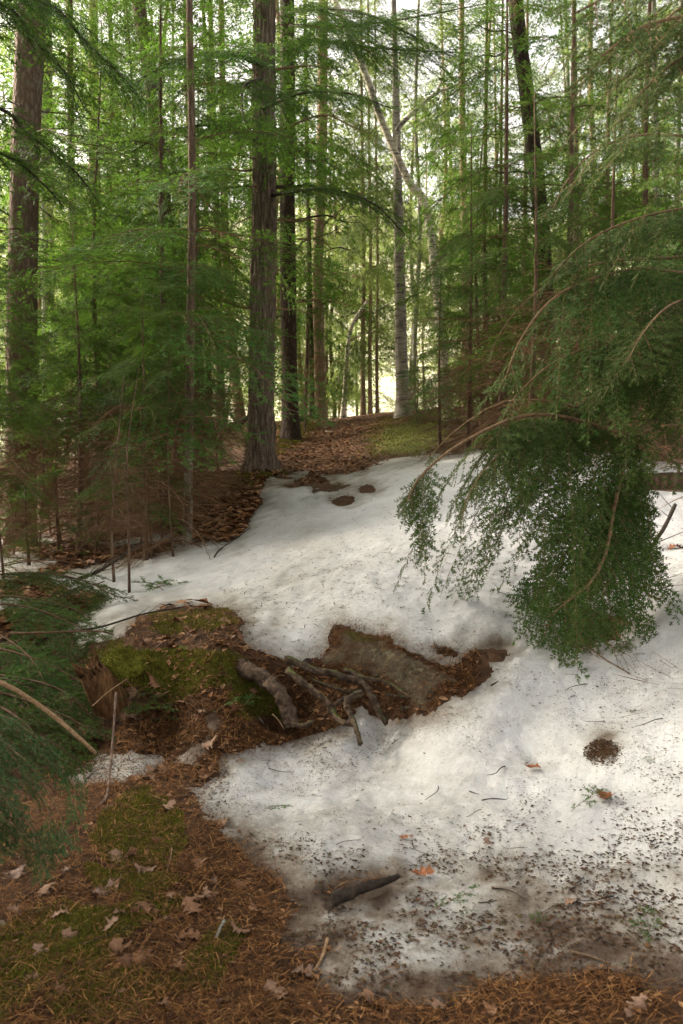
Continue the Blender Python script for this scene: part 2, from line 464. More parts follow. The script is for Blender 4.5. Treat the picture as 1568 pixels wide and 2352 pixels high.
def mat_rock():
    m, nt, bs = new_mat('lichen_rock')
    vec = coord(nt)
    g = noise_n(nt, vec, 30, 7, .75)
    c = ramp(nt, g, [(.25, (.03, .023, .015)), (.5, (.105, .082, .054)), (.75, (.21, .17, .115))])
    li = noise_n(nt, vec, 13, 6, .75)
    c = mixc(nt, ramp(nt, li, [(.54, (0, 0, 0)), (.63, (.75, .75, .75))]), c, (.25, .235, .145))
    c = mixc(nt, ramp(nt, noise_n(nt, vec, 6, 5, .7), [(.52, (0, 0, 0)), (.66, (.9, .9, .9))]), c, (.08, .045, .022))
    mk = math_n(nt, 'ADD', attr(nt, 'moss'), math_n(nt, 'MULTIPLY', math_n(nt, 'SUBTRACT', noise_n(nt, vec, 16, 5, .7), .5), 1.2))
    c = mixc(nt, ramp(nt, mk, [(.45, (0, 0, 0)), (.6, (1, 1, 1))]), c, ramp(nt, noise_n(nt, vec, 70, 3), [(.3, (.03, .03, .005)), (.7, (.11, .10, .02))]))
    bk = math_n(nt, 'ADD', attr(nt, 'rim'), math_n(nt, 'MULTIPLY', math_n(nt, 'SUBTRACT', noise_n(nt, vec, 22, 5, .7), .5), 1.0))
    c = mixc(nt, ramp(nt, bk, [(.5, (0, 0, 0)), (.7, (1, 1, 1))]), c, ramp(nt, g, [(.3, (.03, .012, .005)), (.7, (.13, .055, .02))]))
    L(nt, c, bs.inputs['Base Color']); bs.inputs['Roughness'].default_value = .92; bs.inputs['Specular IOR Level'].default_value = .15
    bump(nt, math_n(nt, 'ADD', g, math_n(nt, 'MULTIPLY', li, .6)), 1.0, .015, bs)
    return m

M = {}
M['needle_near'] = mat_needles('hemlock_needles_shade_tone', (.012, .036, .009), (.040, .080, .015), (.14, .21, .055), (.10, .19, .025), .28, .6, .10)  # near boughs: hemlock needle greens with shade put into the colour
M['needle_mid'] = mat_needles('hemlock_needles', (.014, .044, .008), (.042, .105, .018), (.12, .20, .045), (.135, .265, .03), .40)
M['needle_far'] = mat_needles('hemlock_needles_sun_tone', (.035, .065, .015), (.08, .125, .03), (.17, .21, .07), (.28, .37, .09), .45)  # far crowns: sunlight put into the colour, a brighter yellow-green copy
M['needle_pine'] = mat_needles('pine_needles', (.016, .045, .016), (.042, .092, .028), (.13, .20, .08), (.08, .17, .04), .28, .6, .12)
M['needle_rust'] = mat_needles('dead_needles', (.10, .035, .01), (.18, .07, .02), (.26, .12, .035), (.25, .10, .03), .3)
M['twig'] = mat_wood('twig_bark', (.05, .028, .016), (.11, .062, .035), (.19, .12, .075), 40)
M['limb'] = mat_wood('limb_bark', (.10, .06, .033), (.24, .15, .08), (.38, .26, .15), 45)
M['deadtwig'] = mat_wood('dead_twig_bark', (.08, .042, .02), (.16, .09, .045), (.28, .17, .095), 30)
M['darkwood'] = mat_wood('dark_bark', (.012, .009, .007), (.035, .025, .017), (.085, .06, .04), 26)
M['pine_bark'] = mat_bark('pine_bark', (.025, .017, .011), (.19, .138, .097), (.43, .34, .25), (10, 10, 1.1), .9, .02)
M['pine_bark2'] = mat_bark('grey_pine_bark', (.06, .038, .028), (.19, .125, .09), (.32, .23, .18), (9, 9, 3), .9, .02, (.25, .26, .21), .40)
M['hemlock_bark'] = mat_bark('hemlock_bark', (.03, .018, .011), (.13, .08, .05), (.24, .16, .105), (11, 11, 2), .9, .015)
M['foot_bark'] = mat_bark('lichen_footed_bark', (.03, .019, .012), (.12, .08, .052), (.23, .165, .115), (11, 11, 2), .9, .015, (.33, .34, .28), .55, 1.6)
M['lichen_bark'] = mat_bark('lichen_bark', (.06, .05, .04), (.19, .16, .13), (.32, .29, .25), (8, 8, 4), .6, .012, (.38, .40, .35), .5)
M['dark_trunk'] = mat_bark('dark_trunk_bark', (.01, .007, .005), (.04, .026, .018), (.095, .065, .045), (10, 10, 3), 1, .02)  # much darker tone than the other barks
M['tan_bark'] = mat_bark('tan_bark', (.10, .06, .035), (.24, .16, .10), (.38, .28, .19), (9, 9, 2), .7, .012)
M['birch'] = mat_birch('birch_bark')
M['birch_old'] = mat_birch('old_birch_bark', .42)
M['root'] = mat_wood('root_wood', (.012, .008, .005), (.055, .034, .02), (.22, .15, .09), 30, (1, 1, 1), .8, .012, moss=.25)
M['rootbark'] = mat_wood('root_bark', (.02, .012, .008), (.065, .042, .028), (.17, .115, .075), 24, (1, 1, 1), .9, .02)
M['rotwood'] = mat_wood('rotten_wood', (.03, .015, .007), (.10, .048, .018), (.24, .135, .055), 16, (3, 3, .5), .85, .02)
M['oak_leaf'] = mat_leaf('oak_leaf')
M['rust_leaf'] = mat_rust_leaf('rust_leaf')
M['litter'] = mat_island('pine_litter', [(0, (.025, .011, .005)), (.45, (.08, .033, .010)), (.8, (.21, .09, .025)), (1, (.38, .20, .07))])
M['leafbits'] = mat_island('leaf_litter', [(0, (.07, .028, .01)), (.35, (.16, .065, .022)), (.7, (.27, .13, .055)), (1, (.36, .21, .11))], .7)
M['debris'] = mat_island('snow_debris', [(0, (.02, .011, .006)), (.5, (.06, .03, .015)), (.85, (.14, .065, .028)), (1, (.06, .07, .02))])
M['moss'] = mat_island('moss', [(0, (.04, .05, .007)), (.4, (.115, .125, .015)), (.8, (.21, .20, .028)), (1, (.27, .21, .045))], .9, .2)
M['ground'] = mat_ground()
M['snow'] = mat_snow()
M['rock'] = mat_rock()
M['cone'] = mat_wood('cone_scales', (.03, .016, .01), (.08, .045, .028), (.16, .10, .065), 60)

# ------------------------------------------------------------------ the ground
def axis_u():
    a = np.linspace(-.46, .46, 280)
    l = -.46 - np.cumsum(np.geomspace(.004, .16, 22)); r = .46 + np.cumsum(np.geomspace(.004, .16, 22))
    return np.concatenate([l[::-1], a, r])
def axis_y():
    return np.concatenate([np.linspace(-6, 1.9, 14), np.geomspace(2.0, 26, 310), np.geomspace(26.8, 420, 70)])

MOSS_POLYS = [  # (outline on the photograph, strength)
    ([(190, 1510), (250, 1480), (330, 1490), (520, 1480), (590, 1520), (560, 1590), (480, 1580), (380, 1620), (300, 1560), (210, 1600)], .75),
    ([(370, 1410), (440, 1395), (540, 1400), (500, 1450), (400, 1470), (340, 1450)], .45),
    ([(230, 1850), (330, 1820), (420, 1850), (440, 1950), (380, 2010), (250, 1990), (200, 1920)], .6),
    ([(-60, 2170), (140, 2080), (260, 2080), (200, 2180), (110, 2250), (-60, 2400)], .75),
    ([(830, 1000), (900, 960), (1010, 950), (1050, 1010), (960, 1055), (850, 1050)], .62),
    ([(640, 985), (700, 962), (735, 972), (690, 1000), (650, 1030)], .7),
    ([(520, 1120), (560, 1080), (640, 1078), (600, 1110), (540, 1150)], .65),
    ([(430, 2200), (520, 2120), (560, 2150), (480, 2260)], .4),
    ([(60, 2180), (200, 2090), (330, 2060), (420, 2080), (300, 2160), (160, 2260)], .5),
    ([(200, 2000), (330, 1990), (430, 2020), (330, 2060), (230, 2060)], .55),
    ([(100, 2290), (300, 2240), (420, 2270), (300, 2340), (120, 2352)], .4),
    ([(560, 1530), (630, 1580), (650, 1640), (560, 1650), (520, 1600)], .7),
]
LEAFY_POLYS = [
    ([(640, 1000), (720, 965), (800, 985), (840, 1050), (830, 1085), (640, 1085)], .8),
    ([(480, 1240), (520, 1130), (620, 1090), (560, 1220)], 1.0),
    ([(-300, 1250), (200, 1180), (480, 1200), (420, 1250), (0, 1300)], .9),
]

def build_ground():
    u, ys = axis_u(), axis_y()
    Y = np.repeat(ys[:, None], len(u), 1)
    X = u[None] * np.maximum(Y, 3.2 + 0 * Y)
    zb = base_h(X, Y); Z = bare_h(X, Y)
    moss = np.zeros_like(X); leafy = np.full_like(X, .25)
    near = (Y > 2) & (Y < 26) & (np.abs(X) < .7 * Y)
    vx, vy = to_px(X[near], Y[near], zb[near])
    mm = moss[near]; ll = leafy[near]
    for p, s in MOSS_POLYS:
        mm = np.maximum(mm, s * sst(-25, 30, poly_sd(vx, vy, p)))
    for p, s in LEAFY_POLYS:
        ll = np.maximum(ll, s * sst(-25, 20, poly_sd(vx, vy, p)))
    moss[near] = mm; leafy[near] = ll
    moss = np.where(Y >= 20, np.maximum(moss, .3), moss)
    leafy = np.where(Y > 18, .8, leafy)
    meadow = sst(27, 36, Y)
    n, k = X.shape
    i = np.arange(n - 1)[:, None] * k; j = np.arange(k - 1)[None]
    q = np.stack([i + j, i + j + 1, i + k + j + 1, i + k + j], -1).reshape(-1, 4)
    f = np.concatenate([q[:, [0, 1, 2]], q[:, [0, 2, 3]]])
    v = np.stack([X, Y, Z], -1).reshape(-1, 3)
    me = make_mesh('ground', v, f, 0, M['ground'], True, dict(moss=moss.ravel(), leafy=leafy.ravel(), meadow=meadow.ravel()))
    o = link('ground', me); kind(o, 'structure'); o['label'] = 'brown needle and leaf covered forest floor'
build_ground()

# ------------------------------------------------------------------ the old snow, a sheet of its own thickness
SNOW = [(620, 1096), (690, 1082), (740, 1088), (830, 1074), (900, 1058), (1010, 1040), (1150, 1030), (1320, 1030), (1568, 1050), (1900, 1060), (3200, 1080), (3300, 2100), (1900, 2290), (1568, 2300), (1480, 2270), (1390, 2235), (1270, 2262), (1130, 2255), (1010, 2330), (880, 2300), (790, 2320), (720, 2250), (640, 2150), (680, 2080), (640, 2030), (590, 1990), (520, 1930),
        (460, 1870), (430, 1815), (500, 1770), (505, 1735), (600, 1712), (720, 1692), (800, 1655), (830, 1625), (870, 1655), (930, 1640), (1000, 1628),
        (1040, 1595), (1080, 1580), (1120, 1560), (1125, 1530), (1110, 1500), (1070, 1495), (1040, 1528), (1010, 1528), (940, 1500), (880, 1462), (765, 1446), (755, 1490), (735, 1510),
        (670, 1535), (610, 1505), (545, 1475), (560, 1430), (530, 1402), (470, 1398), (390, 1398), (320, 1425), (270, 1470), (190, 1490), (140, 1450), (190, 1405), (230, 1380),
        (150, 1360), (90, 1330), (180, 1305), (300, 1288), (430, 1250), (550, 1238), (575, 1195), (600, 1140)]
SNOW_BITS = [
    [(140, 1785), (220, 1742), (300, 1722), (370, 1728), (395, 1752), (330, 1785), (220, 1812), (160, 1812)],
    [(395, 1745), (440, 1700), (480, 1690), (490, 1730), (440, 1760)],
    [(470, 1655), (490, 1632), (508, 1655), (500, 1690), (478, 1692)],
    [(578, 1655), (602, 1640), (618, 1655), (600, 1668)],
    [(885, 1480), (950, 1478), (1020, 1498), (1000, 1512), (930, 1500)],
    [(-300, 1275), (60, 1275), (150, 1290), (60, 1330), (-50, 1345), (-300, 1340)],
    [(150, 1262), (240, 1245), (420, 1232), (430, 1246), (300, 1262)],
    [(-40, 1240), (110, 1233), (160, 1240), (60, 1252)],
    [(735, 982), (800, 976), (850, 976), (800, 986), (745, 990)],
    [(860, 975), (900, 966), (940, 975)],
    [(-120, 1395), (20, 1370), (90, 1390), (-20, 1415)],
    [(-90, 2120), (10, 2100), (30, 2125), (-60, 2150)],
    [(1330, 890), (1480, 872), (1800, 860), (1900, 905), (1560, 915), (1400, 905)],
]
BARE_SPOTS = [  # melted-through places on the path: x, y, rx, ry
    (720, 1100, 26, 26), (770, 1125, 34, 9), (790, 1150, 22, 10), (845, 1128, 16, 6), (690, 1118, 22, 5), (660, 1098, 16, 5),
    (1395, 1445, 50, 26), (850, 2030, 30, 8), (790, 2060, 26, 10), (700, 2190, 40, 16), (1130, 1495, 30, 14), (1020, 1490, 26, 8)]
DIRT_SPOTS = [  # darkened places: x, y, rx, ry, amount
    (1383, 1728, 50, 36, .55), (1320, 1475, 110, 50, .3), (1130, 1480, 50, 28, .4), (930, 2120, 520, 130, .14), (1350, 2110, 330, 75, .14), (1160, 2030, 110, 40, .28),
    (560, 1960, 120, 60, .3), (690, 2090, 90, 60, .3), (800, 1850, 330, 190, .20), (1150, 1650, 200, 80, .06), (1180, 1990, 170, 60, .14), (1230, 1770, 60, 30, .2), (1440, 2040, 150, 30, .3), (670, 1170, 70, 60, .22), (700, 1290, 90, 70, .14), (680, 1370, 90, 60, .12), (730, 1230, 60, 50, .12), (720, 1105, 130, 24, .3),
    (600, 1420, 80, 60, .24), (640, 1350, 60, 40, .1), (870, 2060, 100, 40, .3), (480, 1720, 60, 40, .45), (940, 1650, 60, 20, .15), (1150, 1220, 60, 14, .06), (1250, 1190, 40, 14, .08),
    (1100, 2310, 600, 80, .30), (490, 1660, 30, 60, .4), (845, 2050, 110, 30, .12), (870, 2130, 110, 40, .2), (1270, 2075, 110, 30, .25), (1180, 2110, 80, 24, .2), (1390, 2130, 110, 26, .25), (1240, 2160, 120, 30, .25), (1500, 2190, 120, 30, .25), (690, 2170, 90, 40, .3), (100, 1300, 260, 60, .15), (250, 1420, 120, 30, .2)]

def snow_fields(x, y):
    zb = base_h(x, y)
    vx, vy = to_px(x, y, zb)
    sd = poly_sd(vx, vy, SNOW)
    for p in SNOW_BITS: sd = np.maximum(sd, poly_sd(vx, vy, p))
    sd = sd + 16 * fbm(vx / 46, vy / 20, 0, 4, 21)
    for a, b, rx, ry in BARE_SPOTS:
        e = np.sqrt(((vx - a) / rx) ** 2 + ((vy - b) / ry) ** 2) - 1 + 1.3 * fbm(vx / 30, vy / 13, 0, 5, int(a))
        sd = np.minimum(sd, e * (rx * ry) ** .5 * 1.5)
    m = sd * np.minimum(y, 9) / 2287.0
    dirt = .10 + .38 * (1 - sst(0, .17, m * (1 + .8 * fbm(x * 8, y * 8, 0, 3, 46)))) + .12 * fbm(x * 1.1, y * .9, 0, 4, 47)
    for a, b, rx, ry, k in DIRT_SPOTS:
        dirt = dirt + k * np.clip(.75 + 1.1 * fbm(vx / 40, vy / 22, 0, 4, int(a) % 97), 0, 2) * np.exp(-(((vx - a) / rx) ** 2 + ((vy - b) / ry) ** 2))
    low = sst(1880, 2330, vy)
    dirt = dirt + .20 * low + low * .5 * np.maximum(fbm(vx / 90, vy / 36, 0, 4, 33), -.2)
    return m, dirt
def snow_t(m):
    return -.05 + .05 * sst(-.05, .0, m) + .026 * sst(0, .14, m) + .03 * sst(.1, .7, m)
def snow_h(x, y, m=None, b=None):
    if m is None: m, _ = snow_fields(x, y)
    cup = -.010 * np.maximum(0, noise(x * 8, y * 6, 0, 48)) + .006 * noise(x * 13, y * 9, 0, 49)
    lumps = cup + .022 * fbm(x * 2.1, y * 1.5, 0, 4, 41) + .012 * fbm(x * 6, y * 4.0, 0, 3, 42) + .007 * fbm(x * 22, y * 17, 0, 3, 44)
    return (bare_h(x, y) if b is None else b) + snow_t(m) + lumps * sst(-.02, .25, m)
def top_h(x, y):
    """whichever shows: snow or floor"""
    x = np.atleast_1d(np.asarray(x, float)); y = np.atleast_1d(np.asarray(y, float))
    m, d = snow_fields(x, y)
    b = bare_h(x, y)
    return np.maximum(b, snow_h(x, y, m, b)), m, d
def tz(x, y): return float(top_h([x], [y])[0][0])

def build_snow():
    u = np.concatenate([np.linspace(-1.0, -.44, 40)[:-1], np.linspace(-.44, .44, 385), np.linspace(.44, 1.1, 46)[1:]]); ys = np.geomspace(2.45, 23, 390)
    Y = np.repeat(ys[:, None], len(u), 1); X = u[None] * Y
    m, d = snow_fields(X, Y)
    Z = snow_h(X, Y, m)
    keep = m > -.045
    n, k = X.shape
    i = np.arange(n - 1)[:, None] * k; j = np.arange(k - 1)[None]
    q = np.stack([i + j, i + j + 1, i + k + j + 1, i + k + j], -1).reshape(-1, 4)
    q = q[keep.ravel()[q].any(1)]
    f = np.concatenate([q[:, [0, 1, 2]], q[:, [0, 2, 3]]])
    used = np.unique(f); re = np.full(n * k, -1); re[used] = np.arange(len(used))
    v = np.stack([X, Y, Z], -1).reshape(-1, 3)[used]
    me = make_mesh('snow', v, re[f], 0, M['snow'], True, dict(dirt=np.clip(d, 0, 1).ravel()[used]))
    o = link('snow', me); kind(o, 'structure'); o['label'] = 'melting old snow lying over the trail'
build_snow()

# ------------------------------------------------------------------ foliage: boughs made of twigs, shoots and needles
LOD = {  # needle spacing, length, width, shoot spacing
    0: dict(sp=.0058, nl=.021, nw=.0050, ss=.018),
    1: dict(sp=.0155, nl=.034, nw=.0098, ss=.045),
    2: dict(sp=.021, nl=.052, nw=.0135, ss=.065),
    3: dict(sp=.036, nl=.09, nw=.0235, ss=.10),
}
def ribbon(P0, P1, w0, w1):
    """thin three-sided twigs, all at once"""
    d = nrm(P1 - P0); ref = np.where(np.abs(d[:, 2:3]) > .9, np.array([[1., 0, 0]]), np.array([[0, 0, 1.]]))
    a = nrm(np.cross(d, ref)); b = np.cross(d, a)
    n = len(P0); vs = []
    for P, w in ((P0, w0), (P1, w1)):
        w = np.broadcast_to(w, (n,))[:, None]
        for k in range(3):
            t = k * 2.0944
            vs.append(P + w * (math.cos(t) * a + math.sin(t) * b))
    v = np.stack(vs, 1).reshape(-1, 3)
    base = np.arange(n)[:, None] * 6
    tri = np.array([[0, 1, 4], [0, 4, 3], [1, 2, 5], [1, 5, 4], [2, 0, 3], [2, 3, 5]])
    return v, (base[:, None] + tri[None]).reshape(-1, 3)

def needles(P, D, Nn, Ln, g, lod, rng, mult=1.0):
    c = LOD[lod]
    cnt = np.maximum(2, (Ln / c['sp'] * mult).astype(int)) * 2
    idx = np.repeat(np.arange(len(P)), cnt)
    t = rng.random(len(idx)) ** .9; side = rng.choice([-1.0, 1.0], len(idx))
    p, d, nn, ln = P[idx], D[idx], Nn[idx], Ln[idx]
    b = np.cross(nn, d)
    q = p + d * (t * ln)[:, None]; q[:, 2] -= g[idx] * (t * ln) ** 2
    nd = nrm(d * (.42 + .25 * rng.random((len(idx), 1))) + side[:, None] * b * .9 + nn * rng.normal(0.05, .28, (len(idx), 1)))
    w = nrm(np.cross(nd, nn + rng.normal(0, .25, nn.shape))) * (c['nw'] * .5 * (.8 + .4 * rng.random((len(idx), 1))))
    l = c['nl'] * (.65 + .5 * rng.random((len(idx), 1))) * (1 - .35 * t[:, None] ** 3)
    v = np.stack([q - w, q + w, q + nd * l], 1).reshape(-1, 3)
    f = np.arange(len(idx) * 3).reshape(-1, 3)
    return v, f

def bough(path, lod, rng, reach=.42, droop=.6, bare=.12, dens=1.0, r0=.006, dead=False, up=None, side_tilt=0.0, hang=0.0, gap=.75):
    """wood (v, f) and needle (v, f) of one bough that follows `path`"""
    c = LOD[lod]
    path = np.asarray(path, float)
    seg = np.linalg.norm(np.diff(path, axis=0), axis=1); s = np.concatenate([[0], np.cumsum(seg)]); Lt = s[-1]
    nst = max(5, int(Lt / (.072 if lod < 1 else .055 if lod < 2 else .085) * dens))
    ts = np.sort(np.clip(np.linspace(bare, .985, nst) + rng.normal(0, .2 / nst, nst), 0, .99))
    if gap > 0:
        kp = noise(ts * Lt * 3.2 + rng.random() * 90, 0.5, 0.5) > -1 + gap; kp[-2:] = True
        if kp.sum() > 4: ts = ts[kp]; nst = len(ts)
    P = np.stack([np.interp(ts * Lt, s, path[:, k]) for k in range(3)], 1)
    T = nrm(np.stack([np.interp(ts * Lt + .02 * Lt, s, path[:, k]) - np.interp(ts * Lt - .02 * Lt, s, path[:, k]) for k in range(3)], 1))
    upv = np.array([[0, 0, 1.]]) if up is None else np.asarray(up, float)[None]
    B = nrm(np.cross(upv, T)); Nn = np.cross(T, B)
    sg = np.where(np.arange(nst) % 2 == 0, 1.0, -1.0)[:, None]
    prof = np.minimum(1, (ts - bare + .06) / .22) * (1 - ts) ** .62 + .10
    tl = Lt * reach * prof * (.45 + .9 * rng.random(nst))
    ang = .75 + .3 * rng.random((nst, 1))
    D = nrm(T * np.cos(ang) + sg * B * np.sin(ang) + Nn * (side_tilt + rng.normal(0, .12, (nst, 1))) - np.array([[0, 0, hang]]))
    # twigs in K straight pieces that bend down
    K = 4 if lod < 2 else 3
    wv, wf, off = [], [], 0
    def addw(v, f):
        nonlocal off
        wv.append(v); wf.append(f + off); off += len(v)
    nseg = max(5, min(24, int(Lt / .1)))
    pm = spline(path, nseg)
    rr = np.linspace(r0, r0 * .22, nseg)
    addw(*tube(pm, rr, 6 if lod == 0 else (5 if lod == 1 else 3), cap=False))
    g = droop * (.7 + .6 * rng.random(nst)) 
    def on(i, t):   # point and direction on twig i at arc t (0..1)
        a = t * tl[i]
        q = P[i] + D[i] * a[:, None]; q[:, 2] -= g[i] * a * a
        d = D[i].copy(); d[:, 2] -= 2 * g[i] * a
        return q, nrm(d)
    ar = np.arange(nst)
    for k in range(K):
        a, _ = on(ar, np.full(nst, k / K)); b, _ = on(ar, np.full(nst, (k + 1) / K))
        w = .0019 if lod < 1 else (.0026 if lod < 2 else .004)
        addw(*ribbon(a, b, w * (1 - k / K * .7), w * (1 - (k + 1) / K * .7)))
    # shoots along the twigs
    cnt = np.maximum(2, (tl / c['ss'] * dens).astype(int))
    ii = np.repeat(ar, cnt); kk = np.arange(len(ii)) - np.repeat(np.cumsum(cnt) - cnt, cnt)
    t = (kk + .5 + rng.normal(0, .2, len(ii))) / cnt[ii]; t = np.clip(t, .05, 1)
    q, d = on(ii, t)
    Ni = nrm(Nn[ii] + rng.normal(0, .22, (len(ii), 3)))
    Ni = nrm(Ni - (Ni * d).sum(1, keepdims=True) * d)
    bb = np.cross(Ni, d)
    s2 = np.where(kk % 2 == 0, 1.0, -1.0)[:, None]
    a2 = .7 + .35 * rng.random((len(ii), 1))
    last = (kk == cnt[ii] - 1)[:, None]
    sd_ = np.where(last, d, nrm(d * np.cos(a2) + s2 * bb * np.sin(a2) + Ni * rng.normal(0, .12, (len(ii), 1))))
    sl = np.minimum(.095 if lod < 1 else .16 if lod < 2 else .24, tl[ii] * .55) * (1 - .6 * t) * (.6 + .7 * rng.random(len(ii))) + .02
    sg2 = droop * 1.6 * (.5 + rng.random(len(ii)))
    if lod < 2 or dead:
        e = q + sd_ * sl[:, None]; e[:, 2] -= sg2 * sl * sl
        addw(*ribbon(q, e, .0011 if lod < 2 else .0022, .0006 if lod < 2 else .0014))
    wood = (np.concatenate(wv), np.concatenate(wf))
    if dead: return wood, None
    n1 = needles(q, sd_, Ni, sl, sg2, lod, rng)
    # needles on the twigs' own outer half
    a, da = on(ar, np.full(nst, .45))
    nt_ = nrm(Nn - (Nn * da).sum(1, keepdims=True) * da)
    n2 = needles(a, da, nt_, tl * .55, g * .9, lod, rng, .7)
    return wood, (np.concatenate([n1[0], n2[0]]), np.concatenate([n1[1], n2[1] + len(n1[0])]))

def std_path(Ln, rise=.12, sag=.32, wig=.04, rng=RNG, n=9):
    t = np.linspace(0, 1, n)
    y = wig * Ln * np.sin(t * 3 + rng.random() * 6) * t
    return np.stack([Ln * t, y, Ln * (rise * t - sag * t ** 2.2)], 1)

def place(v, az, pitch, sc, pos, roll=0.0):
    ca, sa, cp, sp_ = math.cos(az), math.sin(az), math.cos(pitch), math.sin(pitch)
    cr, sr = math.cos(roll), math.sin(roll)
    x, y, z = v[:, 0] * sc, v[:, 1] * sc, v[:, 2] * sc
    y, z = y * cr - z * sr, y * sr + z * cr
    x, z = x * cp - z * sp_, x * sp_ + z * cp
    return np.stack([x * ca - y * sa, x * sa + y * ca, z], 1) + pos

TPL = {}
def templates():
    for lod, n, Ln in ((1, 5, 1.2), (2, 5, 1.6), (3, 4, 2.2)):
        TPL[lod] = [(bough(std_path(Ln, .15, .38 + .15 * k / n), lod, RNG, reach=.44, droop=.45), Ln) for k in range(n)]
    TPL['d1'] = [(bough(std_path(1.0, .1, .25, .10), 1, RNG, reach=.5, droop=.35, dead=True, dens=.6, r0=.0075, gap=.9), 1.0) for _ in range(5)]
    TPL['d2'] = [(bough(std_path(1.4, .05, .3, .12), 2, RNG, reach=.4, droop=.3, dead=True, dens=.5, r0=.011), 1.4) for _ in range(5)]
templates()

def crown_mesh(name, lod, H, z0, Lmax, n, mats, taper=.8, pitch0=.25, rng=RNG, sectors=None, shape='cone', minL=.25):
    mb = MB()
    for k in range(n):
        f = (k + rng.random()) / n
        z = z0 + (H - z0) * f
        z = z0 + round((z - z0) / .36) * .36 + rng.normal(0, .03)
        if shape == 'cone': Lb = Lmax * (1 - f) ** taper + minL * .6
        else: Lb = Lmax * (.45 + .55 * math.sin(math.pi * min(1, f * .8 + .15)))
        Lb *= .65 + .55 * rng.random()
        az = k * 2.39996 + rng.normal(0, .4)
        if sectors is not None: az = sectors[0] + (sectors[1] - sectors[0]) * rng.random()
        (wd, nd), Ln = TPL[lod][rng.integers(len(TPL[lod]))]
        s = Lb / Ln
        pit = pitch0 * (f - .35) + rng.normal(0, .07); rl = rng.normal(0, .14)
        pos = np.array([0, 0, z])
        mb.add(place(wd[0], az, pit, s, pos, rl), wd[1], 0)
        mb.add(place(nd[0], az, pit, s, pos, rl), nd[1], 1)
    # leader
    if shape == 'cone':
        (wd, nd), Ln = TPL[lod][0]
        mb.add(place(nd[0], 0, 1.45, .4 * Lmax / Ln, np.array([0, 0, H - .1])), nd[1], 1)
    return mb.mesh(name, mats, False)

def dead_mesh(name, key, z0, z1, Lmax, n, mat, rng=RNG, tangle=.25):
    mb = MB()
    for k in range(n):
        z = z0 + (z1 - z0) * rng.random()
        (wd, _), Ln = TPL[key][rng.integers(len(TPL[key]))]
        mb.add(place(wd[0], rng.random() * 6.283, rng.normal(-.05, tangle), Lmax * (.45 + .6 * rng.random()) / Ln, np.array([0, 0, z]), rng.normal(0, .5)), wd[1], 0)
    return mb.mesh(name, mat, False)

# ------------------------------------------------------------------ trunks
def trunk_mesh(name, pts, r, mat, sides=18, step=.12, flare=.35, rough=.06, top=.35, furrow=None):
    """pts: local centre line from below ground to top"""
    pts = np.asarray(pts, float)
    Ln = np.linalg.norm(np.diff(pts, axis=0), axis=1).sum()
    n = max(6, int(Ln / step))
    p = spline(pts, n)
    hz = p[:, 2]
    rad = r * (1 - (1 - top) * np.clip(hz / max(hz.max(), .1), 0, 1) ** .9) * (1 + flare * np.exp(-np.maximum(hz, 0) / (.10 + r * .9)))
    sd = int(RNG.integers(1000))
    def rf(th, i):
        z = hz[i]
        b = 1 + rough * noise(np.cos(th) * 1.6 + sd, np.sin(th) * 1.6, z * 1.6, 3) + rough * .6 * noise(np.cos(th) * 5, np.sin(th) * 5 + sd, z * 5, 4)
        b = b + .22 * flare * np.exp(-np.maximum(z, 0) / (r * 1.1)) * np.sin(th * 5 + sd)
        if furrow:
            w = noise(np.cos(th) * 2 + 9, np.sin(th) * 2, z * 2.5, 8) * 1.1
            a = fbm(np.cos(th) * 6.5 + w, np.sin(th) * 6.5, z * 1.7, 4, 9)
            a = 1 - np.abs(a) * 2.6
            a2 = noise(np.cos(th) * 14, np.sin(th) * 14, z * 9 + w, 19)
            b = b + furrow * (-.9 * np.clip(a, 0, 1) ** 1.5 + .35 * a2)
        return b
    v, f = tube(p, rad, sides, True, rf)
    return make_mesh(name, v, f, 0, mat, True)

BR = []   # bare dead branches, shared shapes
def bare_branch_mesh(k, mat):
    rng = np.random.default_rng(100 + k)
    Ln = 1.0
    p = std_path(Ln, .05, .30 * rng.random() + .05, .10, rng, 7) + np.concatenate([np.zeros((1, 3)), rng.normal(0, .02, (6, 3))])
    mb = MB(); mb.add(*tube(spline(p, 12), np.linspace(.016, .003, 12), 6))
    for j in range(5):
        t = .3 + .6 * rng.random(); a = spline(p, 50)[int(t * 49)]
        d = nrm(np.array([.6, rng.choice([-1, 1]) * .7, rng.normal(-.1, .3)])); l = .3 * (1.1 - t) + .08
        mb.add(*tube(spline([a, a + d * l * .5, a + d * l + np.array([.03, 0, -.05])], 5), np.linspace(.006, .0015, 5), 4))
    return mb.mesh('branch', mat)
BR = [bare_branch_mesh(k, M['darkwood' if k % 2 else 'limb']) for k in range(6)]
BR_TAN = [bare_branch_mesh(k + 20, M['deadtwig']) for k in range(4)]

def line_px(pts, d, top=None):
    """pixel line of a trunk at distance d -> base point on the ground and local centre line"""
    w = np.array([at(x, y, d) for x, y in pts])
    x0 = w[0, 0]; g = tz(x0, d) if d < 24 else gz(x0, d)
    base = np.array([x0, d, g])
    loc = [np.array([0, 0, -.25]), np.array([0, 0, 0.0])]
    for q in w[1:]: loc.append(q - base)
    a, b = loc[-2], loc[-1]
    if top and top > b[2]:
        s = (b - a) / max(b[2] - a[2], .1); s = s * np.array([.6, .6, 1])
        loc.append(b + s * (top - b[2]) * .5); loc.append(b + s * (top - b[2]))
    return base, loc

